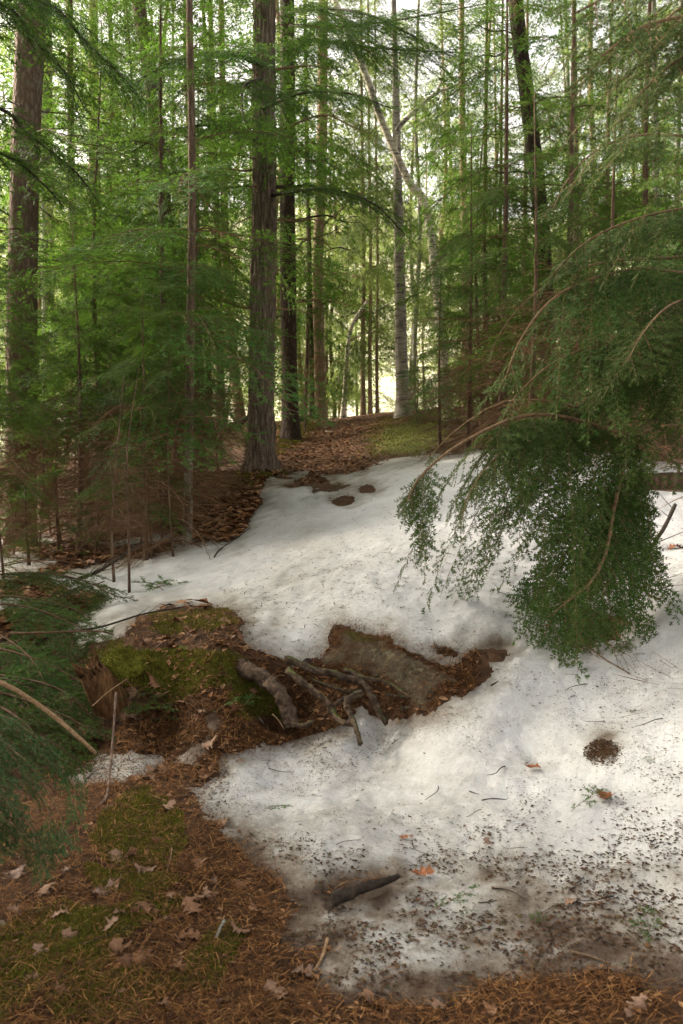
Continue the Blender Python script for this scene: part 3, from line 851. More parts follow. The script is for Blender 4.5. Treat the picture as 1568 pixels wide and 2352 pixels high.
def add_branches(t, loc, r, spec, meshes=BR):
    """spec: list of (z, azimuth, length, pitch)"""
    p = spline(loc, 60)
    for z, az, ln, pit in spec:
        i = int(np.argmin(np.abs(p[:, 2] - z)))
        o = link('branch', meshes[random.randrange(len(meshes))], t, p[i] + np.array([math.cos(az), math.sin(az), 0]) * r * .5)
        o.rotation_euler = (random.uniform(-.6, .6), -pit, az); o.scale = (ln,) * 3
def random_branches(z0, z1, n, ln, up=.1):
    return [(random.uniform(z0, z1), random.uniform(0, 6.28), ln * random.uniform(.5, 1.1), random.gauss(up, .2)) for _ in range(n)]

def std_tree(name, label, cat, pts, d, wpx, mat, top=11, crown=None, group=None, branches=None, sides=16, furrow=None, flare=.35, step=.12, tip=.35, crown_rz=None, bmesh_list=BR):
    r = wpx / 2 / 2287 * d
    base, loc = line_px(pts, d, top)
    t = thing(name, label, cat, base, group)
    link('trunk', trunk_mesh('trunk', loc, r, M[mat], sides, step, flare, furrow=furrow, top=tip), t)
    p = spline(loc, 40)
    if crown is not None:
        me, z, s = crown
        i = int(np.argmin(np.abs(p[:, 2] - z)))
        c = link('crown', me, t, (p[i][0], p[i][1], 0)); c.rotation_euler = (0, 0, random.uniform(0, 6.28) if crown_rz is None else crown_rz); c.scale = (s, s, 1 if s < 1 else s ** .5)
    if branches: add_branches(t, loc, r, branches, bmesh_list)
    return t, base, loc

# shared crowns
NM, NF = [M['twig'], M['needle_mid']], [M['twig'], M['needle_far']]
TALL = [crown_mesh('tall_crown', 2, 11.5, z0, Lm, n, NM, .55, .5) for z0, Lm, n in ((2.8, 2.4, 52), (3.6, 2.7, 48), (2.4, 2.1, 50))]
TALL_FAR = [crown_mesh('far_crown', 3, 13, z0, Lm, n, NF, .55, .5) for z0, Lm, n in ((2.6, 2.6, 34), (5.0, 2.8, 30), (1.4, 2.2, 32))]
YOUNG = [crown_mesh('young_crown', 1, H, z0, Lm, n, NM, .6, .35) for H, z0, Lm, n in ((3.6, .8, 1.1, 22), (4.6, 1.2, 1.25, 25), (2.6, .35, .95, 20), (5.6, 1.6, 1.3, 28))]
YOUNG2 = [crown_mesh('young_crown', 2, H, z0, Lm, n, NM, .75, .35) for H, z0, Lm, n in ((4.2, .5, 1.5, 34), (5.6, .9, 1.7, 40), (3.0, .3, 1.2, 26))]
DEADLOW = [dead_mesh('dead_low', 'd1', .1, 1.7, 1.1, 46, M['deadtwig']) for _ in range(3)]
DEADTALL = [dead_mesh('dead_tall', 'd2', .8, 5.5, 1.5, 26, M['deadtwig']) for _ in range(3)]

# ------------------------------------------------------------------ the trees one can tell apart
PI = math.pi
# the big pine beside the path
tp, bp, lp = std_tree('pine_tree', 'thick furrowed pine trunk with flared base standing left of the leafy path', 'tree',
         [(598, 1070), (600, 900), (604, 700), (607, 400), (606, 0)], 14.3, 66, 'pine_bark', 12, (TALL[1], 6, .9), sides=110, furrow=.24, flare=.42, step=.032, tip=.62,
         branches=[(1.95, PI * .98, .9, .12), (2.35, PI * .95, 1.3, .2), (2.2, .1, .7, 0), (3.1, PI * 1.1, 1.0, .2), (3.6, .2, 1.1, .1), (4.3, PI * .9, 1.3, .1), (4.6, -.3, 1.4, .15), (5.2, PI, 1.2, .2), (1.2, .3, .3, .2), (4.0, 0.1, 1.6, .05), (5.6, .4, 1.2, .3)])
# left edge
std_tree('pine_tree', 'thick grey barked pine at the far left edge of the photo', 'tree',
         [(46, 1200), (48, 900), (52, 600), (60, 300), (72, 0)], 12.5, 70, 'pine_bark2', 12, (TALL[0], 5, 1.0), sides=40, flare=.15, step=.08, tip=.8, branches=random_branches(1, 6, 12, 1.0))
std_tree('lichen_tree', 'slim pale grey lichen covered trunk just right of the thick left pine', 'tree',
         [(116, 1120), (112, 800), (108, 500), (106, 200), (104, 0)], 16.5, 30, 'lichen_bark', 12, (TALL_FAR[1], 5, .7), tip=.85, branches=random_branches(1, 6, 7, .9))
std_tree('hemlock_tree', 'thin dark hemlock trunk between pale lichen trunk and stout brown one', 'tree',
         [(196, 1110), (186, 850), (170, 600), (163, 350), (160, 0)], 16, 25, 'hemlock_bark', 11, (TALL[2], 5, .75), branches=random_branches(1, 6, 8, .9))
std_tree('hemlock_tree', 'stout dark hemlock trunk standing in shade behind left saplings', 'tree',
         [(236, 1095), (230, 850), (222, 600), (216, 300), (214, 0)], 19, 38, 'hemlock_bark', 12, (TALL[0], 6, .9), branches=random_branches(1, 6, 8, 1.1))
std_tree('pine_tree', 'pinkish brown pine with long trunk leaning to the upper left', 'tree',
         [(415, 1120), (398, 800), (380, 500), (350, 220), (318, 0)], 15, 33, 'pine_bark2', 12, (TALL[2], 6, .8), branches=random_branches(2, 6, 10, .9), tip=.8)
std_tree('hemlock_tree', 'near hemlock trunk with pale lichen foot at the snow edge on the left', 'tree',
         [(430, 1246), (434, 1000), (438, 700), (441, 400), (436, 100)], 10.4, 22, 'foot_bark', 9, (YOUNG[1], 3, 1.5), branches=random_branches(.5, 4, 14, .7), tip=.5, bmesh_list=BR_TAN)
std_tree('hemlock_tree', 'dark hemlock trunk close behind the lichen footed trunk', 'tree',
         [(458, 1115), (452, 800), (446, 500), (434, 200), (430, 0)], 16, 32, 'pine_bark2', 12, (TALL[0], 5, .7), branches=random_branches(2, 6, 10, 1.0))
std_tree('hemlock_tree', 'slender straight trunk midway between lichen footed trunk and sunlit one', 'tree',
         [(508, 990), (503, 800), (497, 500), (488, 200), (482, 0)], 21, 21, 'hemlock_bark', 12, (TALL_FAR[0], 6, .8), branches=random_branches(2, 7, 7, 1.2))
std_tree('sunlit_tree', 'leaning pale trunk catching sun left of the big furrowed pine', 'tree',
         [(552, 985), (538, 850), (526, 720), (517, 560), (512, 300)], 22, 24, 'tan_bark', 12, (TALL_FAR[2], 7, .6), branches=random_branches(2, 7, 5, 1.2))
td, bd, ld = std_tree('hemlock_tree', 'dark thick hemlock trunk right behind the big furrowed pine', 'tree',
         [(668, 985), (664, 800), (660, 500), (660, 200), (660, 0)], 18.5, 37, 'dark_trunk', 13, (TALL[1], 6.5, .9), branches=random_branches(2, 7, 12, 1.4), sides=24, tip=.8)
std_tree('hemlock_tree', 'straight brown trunk at the back of the path with a side limb to the right', 'tree',
         [(738, 965), (733, 800), (730, 600), (738, 400), (742, 0)], 21.5, 25, 'tan_bark', 13, (TALL_FAR[1], 7, .8), branches=[(4.2, .2, 1.8, .8)] + random_branches(2, 6, 7, 1.3), tip=.8)
std_tree('hemlock_tree', 'slim dark trunk between the thick dark hemlock and straight brown one', 'tree',
         [(716, 968), (714, 800), (710, 600), (704, 300), (700, 0)], 23, 15, 'dark_trunk', 12, (TALL_FAR[0], 7, .7))
# birches
tb, bb, lb = std_tree('birch_tree', 'stout banded birch rising upright from the mossy bank', 'tree',
         [(926, 965), (922, 820), (918, 640), (914, 450), (908, 200), (904, 0)], 19.5, 32, 'birch_old', 8, (TALL_FAR[0], 6, .45), tip=.35, sides=20)
def limb(t, base, pts, d, w0, w1, mat, name='limb', sides=10):
    w = np.array([at(x, y, dd) for (x, y), dd in zip(pts, d if hasattr(d, '__len__') else [d] * len(pts))]) - base
    n = 28
    return link(name, MB().add(*tube(spline(w, n), np.linspace(w0, w1, n) / 2, sides)).mesh(name, M[mat]), t)
tb, bb, lb = std_tree('birch_tree', 'slender leaning white birch with a fork high above the path', 'tree',
         [(1030, 960), (985, 515), (940, 420), (898, 330), (868, 255), (835, 160), (796, 70), (760, -20)], 17.5, 24, 'birch', None, None, tip=.55)
limb(tb, bb, [(905, 345), (912, 300), (945, 262), (1000, 215), (1040, 200)], 17.5, .11, .04, 'birch')
limb(tb, bb, [(1000, 215), (1012, 190), (1020, 150)], 17.5, .05, .02, 'birch')
std_tree('birch_tree', 'thin white leaning birch stem at the end of the path', 'tree',
         [(788, 968), (793, 880), (799, 790), (812, 740), (845, 690)], 22, 13, 'birch', None, None, tip=.5, branches=[(1.7, .3, 1.2, .4), (2.1, .2, 1.2, .5)])
for x, w, lab in ((834, 12, 'thin brown stem right of the thin white leaning birch'), (850, 10, 'thinnest brown stem beside the pair at the end of the path'), (866, 8, 'pale thin pole before the stout birch on the mossy bank')):
    std_tree('hemlock_tree', lab, 'tree', [(x, 968), (x - 1, 800), (x + 1, 600), (x - 3, 300)], 22.5, w, 'tan_bark', 10, (TALL_FAR[2], 6, .5), branches=random_branches(1, 5, 5, .9))
# right
std_tree('hemlock_tree', 'dark leaning trunk tilting left high above the right young hemlocks', 'tree',
         [(1262, 1040), (1250, 620), (1236, 440), (1214, 250), (1184, 0)], 14.5, 36, 'dark_trunk', 12, (TALL[0], 6.5, .7), branches=random_branches(3, 7, 12, 1.1), tip=.85, sides=24)
std_tree('hemlock_tree', 'slender straight brown trunk right of the dark leaning one', 'tree',
         [(1326, 1020), (1325, 700), (1322, 400), (1318, 0)], 17.5, 17, 'hemlock_bark', 12, (TALL[2], 6, .6), branches=random_branches(2, 7, 8, 1.0))
std_tree('sunlit_tree', 'sunlit reddish trunk glimpsed through the right young hemlocks', 'tree',
         [(1072, 965), (1070, 760), (1068, 600), (1062, 300), (1060, 0)], 24, 22, 'tan_bark', 13, (TALL_FAR[0], 7, .7), branches=random_branches(2, 7, 6, 1.2))
for k, (x, x2, d, w) in enumerate(((1120, 1112, 16, 13), (1145, 1148, 17, 10), (1165, 1158, 18, 9), (1210, 1205, 20, 14))):
    std_tree('hemlock_tree', ['slim dark sapling trunk left of three poles by right young hemlocks', 'middle slim pole among the right young hemlocks', 'thinnest pole just left of the dark leaning trunk', 'brown trunk behind the dark leaning one'][k], 'tree',
             [(x, 990), (x2, 600), (x2 + 3, 300)], d, w, 'hemlock_bark', 9, (YOUNG2[k % 3], 4, .75), branches=random_branches(1, 5, 6, .8))
std_tree('hemlock_tree', 'pale grey trunk at the right edge behind the arching boughs', 'tree', [(1500, 950), (1505, 700), (1507, 500), (1500, 0)], 19, 20, 'lichen_bark', 12, (TALL[1], 6, .7), branches=random_branches(2, 7, 5, 1.0))

# ------------------------------------------------------------------ young hemlocks
def young(x, y_or_none, d, sc, k, label, group=None, lod=1, dead=True, wpx=None):
    w = at(x, 1000, d); X = w[0]; Z = (tz(X, d) if d < 24 else gz(X, d))
    t = thing('hemlock_sapling', label, 'young tree', (X, d, Z - .03), group, random.uniform(0, 6.28), 1)
    me = (YOUNG if lod == 1 else YOUNG2)[k]
    H = [3.6, 4.6, 2.6, 5.6][k] if lod == 1 else [4.2, 5.6, 3.0][k]
    H *= sc
    tr = trunk_mesh('trunk', [(0, 0, -.2), (0, 0, 0), (.03 * H * random.uniform(-1, 1), .02, H * .5), (0, 0, H)], .012 + .006 * H, M['hemlock_bark'], 8, .25, .2, top=.12)
    link('trunk', tr, t)
    c = link('crown', me, t); w_ = sc if sc < 1 else .62 + .28 * sc; w_ *= .88; c.scale = (w_, w_, sc)
    if dead:
        b = link('dead_brush', random.choice(DEADLOW), t); b.scale = (sc * .9, sc * .9, sc * .8)
    return t
GYL = 'young hemlocks crowding the left side of the path'
for x, d, sc, k, lab in [
    (175, 10.8, .78, 1, 'broad young hemlock with layered sprays before the thick left pine'),
    (330, 9.6, .72, 0, 'small bright young hemlock spreading flat sprays over brown twigs at left'),
    (250, 12.5, 1.3, 1, 'taller young hemlock between left pine and lichen footed trunk'),
    (385, 12.0, 1.3, 3, 'tall thin young hemlock left of the lichen footed trunk'),
    (-60, 11.5, .85, 0, 'young hemlock at the left edge before the thick pine'),
    (95, 15.0, 1.3, 3, 'tall young hemlock behind the thick left pine'),
    (462, 13.5, .9, 3, 'young hemlock just right of the lichen footed trunk'),
    (505, 16.5, .6, 2, 'low young hemlock on the bank left of the big furrowed pine'),
    (300, 14.5, 1.4, 3, 'shaded tall young hemlock in the thicket centre left'),
    (-80, 9.5, .9, 1, 'young hemlock reaching in from beyond the left edge')]:
    young(x, None, d, sc, k, lab, GYL)
GYR = 'young hemlocks on the right bank'
for x, d, sc, k, lab in [
    (1010, 14.5, .75, 0, 'small young hemlock on the mossy bank right of the path'),
    (1075, 13.5, .95, 1, 'young hemlock with reddish lower twigs beside the mossy bank'),
    (1150, 12.5, 1.15, 3, 'tall young hemlock with layered boughs left of the dark leaning trunk'),
    (1215, 11.0, .85, 1, 'bushy young hemlock behind the drooping silver boughs'),
    (1300, 12.5, 1.35, 3, 'tall young hemlock under the slender brown trunk at right'),
    (1400, 11.0, .95, 1, 'young hemlock behind the arching right boughs'),
    (1480, 13.0, 1.4, 3, 'tall young hemlock near the right edge'),
    (1580, 10.5, .95, 1, 'young hemlock cut by the right edge above the log'),
    (1110, 16.5, 1.0, 3, 'slim young hemlock rising behind the bank thicket'),
    (1390, 15.0, 1.45, 3, 'back row young hemlock at right with pale sky behind')]:
    young(x, None, d, sc, k, lab, GYR)
GYU = 'low green undergrowth hemlocks in the left thicket'
for x, d, sc in ((60, 10.2, .42), (130, 11.2, .5), (215, 10.6, .38), (300, 11.6, .5), (370, 11.0, .4), (455, 12.4, .42), (20, 12.5, .5), (250, 13.0, .55), (420, 13.5, .45), (500, 14.6, .4), (-30, 9.8, .4)):
    young(x, None, d, sc, 2, 'knee high green hemlock seedling among brown twigs in the left thicket', GYU, dead=False)
young(700, None, 21.0, 1.2, 1, 'young hemlock beside the thick dark trunk at the back of the path', None, lod=2)
young(955, None, 17.5, .55, 2, 'little green hemlock seedling beside the stout white birch', None)
young(700, None, 19.5, .5, 2, 'small hemlock seedling at the foot of the thick dark trunk', None)

# brown dead-twigged saplings in the left thicket
GDS = 'dead twigged saplings in the left thicket'
SAP_L = ['thin dark sapling standing in snow with a tangle of brown twigs'] 
for i, (x, yb, d) in enumerate([(297, 1372, 7.8), (262, 1330, 8.4), (398, 1290, 9.3), (348, 1280, 9.8), (320, 1262, 10.3), (10, 1320, 9.0), (205, 1230, 11.5), (140, 1215, 12), (90, 1220, 11.8), (440, 1180, 12.5), (480, 1150, 13.5), (370, 1190, 12.8), (270, 1190, 13.2), (60, 1180, 13.6), (170, 1160, 14.5), (410, 1140, 14.8), (-20, 1190, 13), (330, 1225, 11.5), (230, 1200, 12.2), (300, 1170, 13.6), (115, 1170, 13.2), (460, 1165, 12.9), (375, 1235, 11.2), (30, 1225, 11.2), (180, 1195, 12.4), (425, 1205, 11.9), (255, 1240, 11.0), (340, 1155, 14.2)]):
    w = at(x, yb, d); H = random.uniform(1.5, 2.0) if i < 2 else random.uniform(2.0, 3.2)
    lab = ['slender dark sapling standing nearest in the left snow', 'short dark stem just behind the nearest slender sapling', 'sapling with brown twigs left of the lichen footed trunk base', 'thin sapling second from the lichen footed trunk', 'thin sapling third from the lichen footed trunk', 'black sapling stem at the far left edge'][i] if i < 6 else 'thin brown sapling with a tangle of dead twigs in the left thicket'
    t = thing('dead_sapling', lab, 'sapling', (w[0], d, tz(w[0], d) - .02), GDS, random.uniform(0, 6.28))
    link('trunk', trunk_mesh('trunk', [(0, 0, -.2), (0, 0, 0), (.06 * random.uniform(-1, 1), .05, H * .3), (.10 * random.uniform(-1, 1), .05 * random.uniform(-1, 1), H * .62), (.16 * random.uniform(-1, 1), 0, H)], .012 if i < 6 else .012, M['hemlock_bark'], 8, .2, .2, top=.2), t)
    b = link('dead_brush', random.choice(DEADLOW), t); s = random.uniform(.7, 1.0) * (.45 if i < 2 else 1); b.scale = (s, s, s * 1.1)
    if i in (0, 1): b.location.z = .45
    if i >= 2:
        c = link('crown', YOUNG[random.choice((0, 2))], t, (0, 0, 1.0)); c.scale = (.5, .5, .7)
# brown thicket on the right bank
for i, (x, d) in enumerate([(1090, 13.0), (1180, 12), (1420, 10.2), (1500, 9.6), (1560, 9.2), (1250, 13), (1340, 10.8), (1620, 10)]):
    w = at(x, 1000, d); H = random.uniform(1.6, 2.6)
    t = thing('dead_sapling', 'bare brown twiggy sapling on the right bank behind the silver boughs', 'sapling', (w[0], d, tz(w[0], d) - .02), 'bare brown saplings on the right bank', random.uniform(0, 6.28))
    link('trunk', trunk_mesh('trunk', [(0, 0, -.2), (0, 0, 0), (.05, .05, H * .5), (.1, 0, H)], .015, M['hemlock_bark'], 7, .25, .2, top=.2), t)
    b = link('dead_brush', random.choice(DEADLOW), t); b.scale = (1, 1, 1)

# ------------------------------------------------------------------ the forest further back
GB = 'background trees in the sunny wood beyond the path'
rng = np.random.default_rng(21)
cnt = 0
TR_FAR = [trunk_mesh('far_trunk', [(0, 0, -.4), (0, 0, 0), (.16 * s, .1, 2.2), (.34 * s, -.05, 5), (.25 * s, .2, 8), (.5 * s, 0, 13)], .095, M[m], 10, .5, .25, top=.4) for s, m in ((1, 'hemlock_bark'), (-1, 'tan_bark'), (.3, 'dark_trunk'), (-2.2, 'hemlock_bark'), (.5, 'lichen_bark'))]
spots = []
while cnt < 60:
    d = 22.5 * (42 / 22.5) ** rng.random(); x = rng.uniform(-80, 1650)
    X = (x - 784) / 2287 * d
    if any((X - a) ** 2 + (d - b) ** 2 < 1.1 for a, b in spots): continue
    if 700 < x < 900 and d < 30: continue
    spots.append((X, d)); cnt += 1
    t = thing('background_tree', 'tree standing in the sunny wood beyond the path', 'tree', (X, d, gz(X, d)), GB, rng.uniform(0, 6.28))
    s = rng.uniform(.5, 1.15)
    o = link('trunk', TR_FAR[rng.integers(len(TR_FAR))], t); o.scale = (s, s, 1)
    o = link('crown', TALL_FAR[rng.integers(3)], t); s2 = rng.uniform(.7, 1.1); o.scale = (s2, s2, 1)

# ------------------------------------------------------------------ unseen trees added left of the view to shade the trail
for i, (x, y, k, s) in enumerate([(-5.6, 9.5, 0, 1.05), (-7.5, 6.0, 1, 1.1), (-4.6, 4.6, 2, 1.0), (-9.0, 10.5, 2, 1.1), (-6.2, 2.2, 0, 1.0), (-10.5, 5.0, 0, 1.1), (-3.6, 6.6, 1, .8), (-3.9, 2.6, 1, 1.0), (-8.2, 3.6, 2, 1.1), (-6.6, 8.2, 2, 1.0), (-12.5, 8.5, 1, 1.1), (-5.2, .2, 1, 1.1), (-8.6, .8, 0, 1.1), (-11.5, 12.5, 0, 1.1), (-9.0, 13.5, 1, 1.0)]):
    t = thing('hemlock_tree', 'tall unseen hemlock added beyond the left edge to shade the trail', 'tree', (x, y, gz(x, y)), 'unseen hemlocks added as shade beyond the left edge')
    link('trunk', TR_FAR[i % 3], t)
    c = link('crown', TALL[k], t); c.scale = (s, s, 1); c.rotation_euler = (0, 0, i * 1.3)

# ------------------------------------------------------------------ the big hemlock reaching in from the right
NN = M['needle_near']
def P3(pts): return np.array([at(*p) for p in pts])
def add_bough(t, base, path, lod, rng, limb_mat=None, name='bough', mat=None, **kw):
    (wv, wf), nd = bough(np.asarray(path) - base, lod, rng, **kw)
    b = link(name, make_mesh(name, wv, wf, 0, limb_mat or M['twig'], True), t)
    link('needles', make_mesh('needles', nd[0], nd[1], 0, mat or NN, False), b)
    return b
rng = np.random.default_rng(5)
hb = at(1715, 1000, 6.3); hb[2] = gz(hb[0], hb[1])
ht = thing('hemlock_tree', 'large hemlock leaning in from the right with long drooping silvery green boughs', 'tree', hb)
link('trunk', trunk_mesh('trunk', [(0, 0, -.3), (0, 0, 0), (.05, .05, 2), (.1, .1, 5), (.1, .2, 8)], .13, M['hemlock_bark'], 20, .12, .35), ht)
HB = [
    ([(1715, 900, 6.2), (1568, 950, 5.8), (1500, 968, 5.6), (1440, 997, 5.4), (1330, 965, 5.3), (1235, 952, 5.2), (1150, 972, 5.1), (1040, 1030, 5.0), (965, 1095, 4.9), (935, 1150, 4.85)], dict(reach=.34, droop=.8, r0=.019, hang=.85, bare=.36)),
    ([(1440, 997, 5.4), (1428, 1080, 5.3), (1408, 1180, 5.2), (1390, 1275, 5.1), (1350, 1345, 5.03), (1275, 1405, 4.98), (1245, 1480, 4.95)], dict(reach=.36, droop=.5, r0=.014, hang=.55, bare=.08, up=(-.3, -.9, .3))),
    ([(1500, 968, 5.65), (1380, 950, 5.7), (1260, 922, 5.7), (1150, 925, 5.7), (1050, 985, 5.7), (985, 1050, 5.7)], dict(reach=.36, droop=.7, r0=.010, hang=.7, bare=.2)),
    ([(1715, 640, 6.2), (1568, 627, 5.7), (1470, 617, 5.5), (1360, 640, 5.35), (1265, 690, 5.25), (1195, 780, 5.15), (1160, 870, 5.1)], dict(reach=.36, droop=.6, r0=.012, hang=.75, bare=.16)),
    ([(1715, 560, 6.3), (1560, 590, 6.1), (1400, 600, 6.0), (1280, 640, 5.9), (1180, 720, 5.9), (1120, 820, 5.9)], dict(reach=.34, droop=.6, r0=.011, hang=.7)),
    ([(1715, 330, 6.3), (1560, 312, 6.3), (1460, 312, 6.2), (1370, 345, 6.1), (1305, 410, 6.1), (1270, 480, 6.0)], dict(reach=.34, droop=.55, r0=.010, hang=.7)),
    ([(1715, 760, 6.0), (1520, 770, 5.5), (1380, 790, 5.3), (1260, 840, 5.2), (1165, 930, 5.15)], dict(reach=.36, droop=.6, r0=.011, hang=.7)),
    ([(1700, 470, 6.0), (1560, 480, 5.7), (1440, 510, 5.5), (1340, 560, 5.4), (1260, 640, 5.3)], dict(reach=.36, droop=.6, r0=.010, hang=.7)),
    ([(1500, 1010, 5.7), (1420, 1090, 5.6), (1345, 1190, 5.5), (1275, 1310, 5.4), (1222, 1382, 5.3)], dict(reach=.30, droop=.5, r0=.008, hang=.55, up=(-.3, -.9, .3))),
    ([(1470, 1010, 5.5), (1440, 1150, 5.4), (1415, 1290, 5.3), (1370, 1400, 5.2), (1330, 1470, 5.1)], dict(reach=.26, droop=.5, r0=.008, hang=.5, up=(-.3, -.9, .3))),
    ([(1350, 1345, 5.03), (1345, 1400, 5.0), (1335, 1450, 4.97), (1320, 1490, 4.95)], dict(reach=.5, droop=.5, r0=.006, hang=.4, up=(-.2, -.9, .3))),
    ([(1330, 965, 5.3), (1290, 1030, 5.25), (1240, 1090, 5.2), (1180, 1150, 5.15), (1130, 1195, 5.1)], dict(reach=.36, droop=.6, r0=.007, hang=.75, bare=.05)),
    ([(1235, 952, 5.2), (1170, 1020, 5.1), (1110, 1080, 5.05), (1070, 1150, 5.0), (1060, 1210, 5.0)], dict(reach=.34, droop=.6, r0=.006, hang=.8, bare=.05)),
    ([(1715, 840, 6.3), (1600, 830, 6.0), (1500, 850, 5.8), (1400, 890, 5.7), (1320, 950, 5.6)], dict(reach=.38, droop=.5, r0=.009, hang=.7)),
    ([(1715, 690, 6.3), (1620, 680, 5.7), (1540, 700, 5.2), (1480, 760, 4.9), (1440, 830, 4.8)], dict(reach=.36, droop=.6, r0=.009, hang=.7)),
    ([(1500, 1040, 5.7), (1440, 1120, 5.75), (1400, 1220, 5.75), (1365, 1330, 5.7)], dict(reach=.36, droop=.5, r0=.007, hang=.5, up=(-.3, -.9, .3))),
]
for pts, kw in HB:
    kw.setdefault('dens', 1.55); kw['reach'] *= 1.12 if pts[0][1] > 600 else .85; kw.setdefault('gap', .84)
    add_bough(ht, hb, spline(P3(pts), 26), 0, rng, M['limb'], **kw)
# boughs of the same tree hanging close overhead, top right corner
for pts, kw in [
    ([(2300, 60, 5.2), (1800, 0, 4.0), (1620, 30, 3.5), (1480, 60, 3.3), (1380, 130, 3.2)], dict(reach=.30, droop=.5, r0=.012, hang=.4)),
    ([(2300, -100, 5.0), (1800, -60, 3.9), (1600, -40, 3.5), (1450, -30, 3.3), (1320, 30, 3.2)], dict(reach=.30, droop=.5, r0=.012, hang=.4)),
    ([(2200, 120, 5.0), (1800, 80, 4.2), (1640, 100, 3.8), (1540, 150, 3.7), (1470, 215, 3.6)], dict(reach=.32, droop=.5, r0=.010, hang=.4)),
    ([(2200, 20, 5.0), (1820, 20, 4.4), (1640, 30, 4.2), (1500, 60, 4.1), (1390, 120, 4.0)], dict(reach=.30, droop=.5, r0=.010, hang=.45)),
    ([(2200, -80, 5.0), (1820, -80, 4.4), (1680, -40, 4.0), (1560, 20, 3.8), (1480, 90, 3.7)], dict(reach=.34, droop=.5, r0=.010, hang=.4))]:
    add_bough(ht, hb, spline(P3(pts), 20), 0, rng, M['limb'], **kw)
def bare_limb(t, base, pts, r0, r1, mat='limb', name='branch', twigs=0, tl=.25, rng=rng):
    p = spline(P3(pts) - base, 30); mb = MB().add(*tube(p, np.linspace(r0, r1, 30), 8))
    for k in range(twigs):
        i = rng.integers(4, 29); d = nrm(p[min(i + 1, 29)] - p[i - 1] + rng.normal(0, .05, 3) * 1.2); s = nrm(np.cross(d, rng.normal(0, 1, 3)))
        l = tl * (.4 + .9 * rng.random()); e = nrm(d * .7 + s * .7)
        q = spline([p[i], p[i] + e * l * .5, p[i] + e * l + np.array([0, 0, -.1 * l])], 6)
        mb.add(*tube(q, np.linspace(r1 * 1.1, .0009, 6), 4))
        if rng.random() < .6:
            s2 = nrm(e + rng.normal(0, .5, 3)); mb.add(*tube(spline([q[3], q[3] + s2 * l * .5], 4), np.linspace(.0015, .0007, 4), 3))
    return mb.build(name, M[mat], t)
bare_limb(ht, hb, [(1715, 905, 6.6), (1568, 908, 6.4), (1480, 893, 6.3), (1380, 905, 6.2), (1310, 930, 6.2), (1240, 960, 6.2)], .013, .004, 'tan_bark', twigs=8)
bare_limb(ht, hb, [(1715, 1000, 6.2), (1600, 960, 6.2), (1530, 960, 6.1), (1480, 920, 6.0)], .008, .003, 'tan_bark', twigs=4)
bare_limb(ht, hb, [(1715, 1130, 6.4), (1568, 1128, 6.2), (1480, 1124, 6.1), (1395, 1135, 6.0)], .009, .005, 'tan_bark', twigs=3)
bare_limb(ht, hb, [(1715, 1060, 6.4), (1560, 1060, 6.2), (1520, 1030, 6.1), (1460, 1000, 6.0)], .007, .003, 'tan_bark', twigs=4)

# limbs with foliage that cross the upper picture
for t_, b_, pts in [(tp, bp, [(615, 452, 14.3), (700, 437, 13.6), (770, 438, 13.2), (860, 470, 12.8), (930, 540, 12.6)]), (tp, bp, [(600, 250, 14.2), (690, 215, 13.2), (800, 215, 12.4), (900, 250, 12.0)]),
        (tp, bp, [(600, 330, 14.2), (500, 290, 13.0), (400, 300, 12.2), (300, 350, 11.8)]), (tp, bp, [(603, 150, 14.2), (500, 120, 12.6), (380, 150, 11.8), (300, 200, 11.4)]), (tp, bp, [(603, 180, 14.2), (560, 200, 13.0), (560, 270, 12.0), (600, 330, 11.5)]),
        (td, bd, [(662, 30, 18.4), (760, 20, 16), (860, 40, 15), (960, 90, 14.5)]), (td, bd, [(662, 90, 18.4), (760, 95, 16), (874, 112, 15), (1084, 122, 14)]), (td, bd, [(662, 60, 18.4), (800, 60, 16.5), (950, 40, 15), (1134, 5, 14)])]:
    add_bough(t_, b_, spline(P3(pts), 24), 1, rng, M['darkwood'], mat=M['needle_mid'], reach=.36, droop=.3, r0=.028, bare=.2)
ob = np.array([-5.2, 7.6, gz(-5.2, 7.6)])
ot = thing('hemlock_tree', 'hemlock beyond the left edge whose long dark limbs cross the upper left corner', 'tree', ob)
link('trunk', trunk_mesh('trunk', [(0, 0, -.3), (0, 0, 0), (0, .05, 3), (.05, 0, 7), (0, 0, 11)], .16, M['hemlock_bark'], 16, .15, .35), ot)
for pts in [[(-700, -150, 7.6), (-100, -60, 7.4), (105, 5, 7.3), (200, 100, 7.3), (285, 180, 7.3), (335, 250, 7.3)], [(-700, -60, 7.6), (-200, -40, 7.0), (0, 8, 6.8), (75, 85, 6.8), (150, 170, 6.8), (200, 260, 6.9)],
            [(-700, 200, 7.6), (-200, 200, 7.2), (0, 250, 7.0), (60, 305, 7.0), (170, 392, 7.1), (230, 470, 7.2)], [(-700, 330, 7.6), (-200, 310, 7.3), (0, 352, 7.2), (90, 415, 7.2), (150, 480, 7.3)]]:
    add_bough(ot, ob, spline(P3(pts), 24), 1, rng, M['darkwood'], mat=M['needle_mid'], reach=.26, droop=.4, r0=.017, bare=.45)

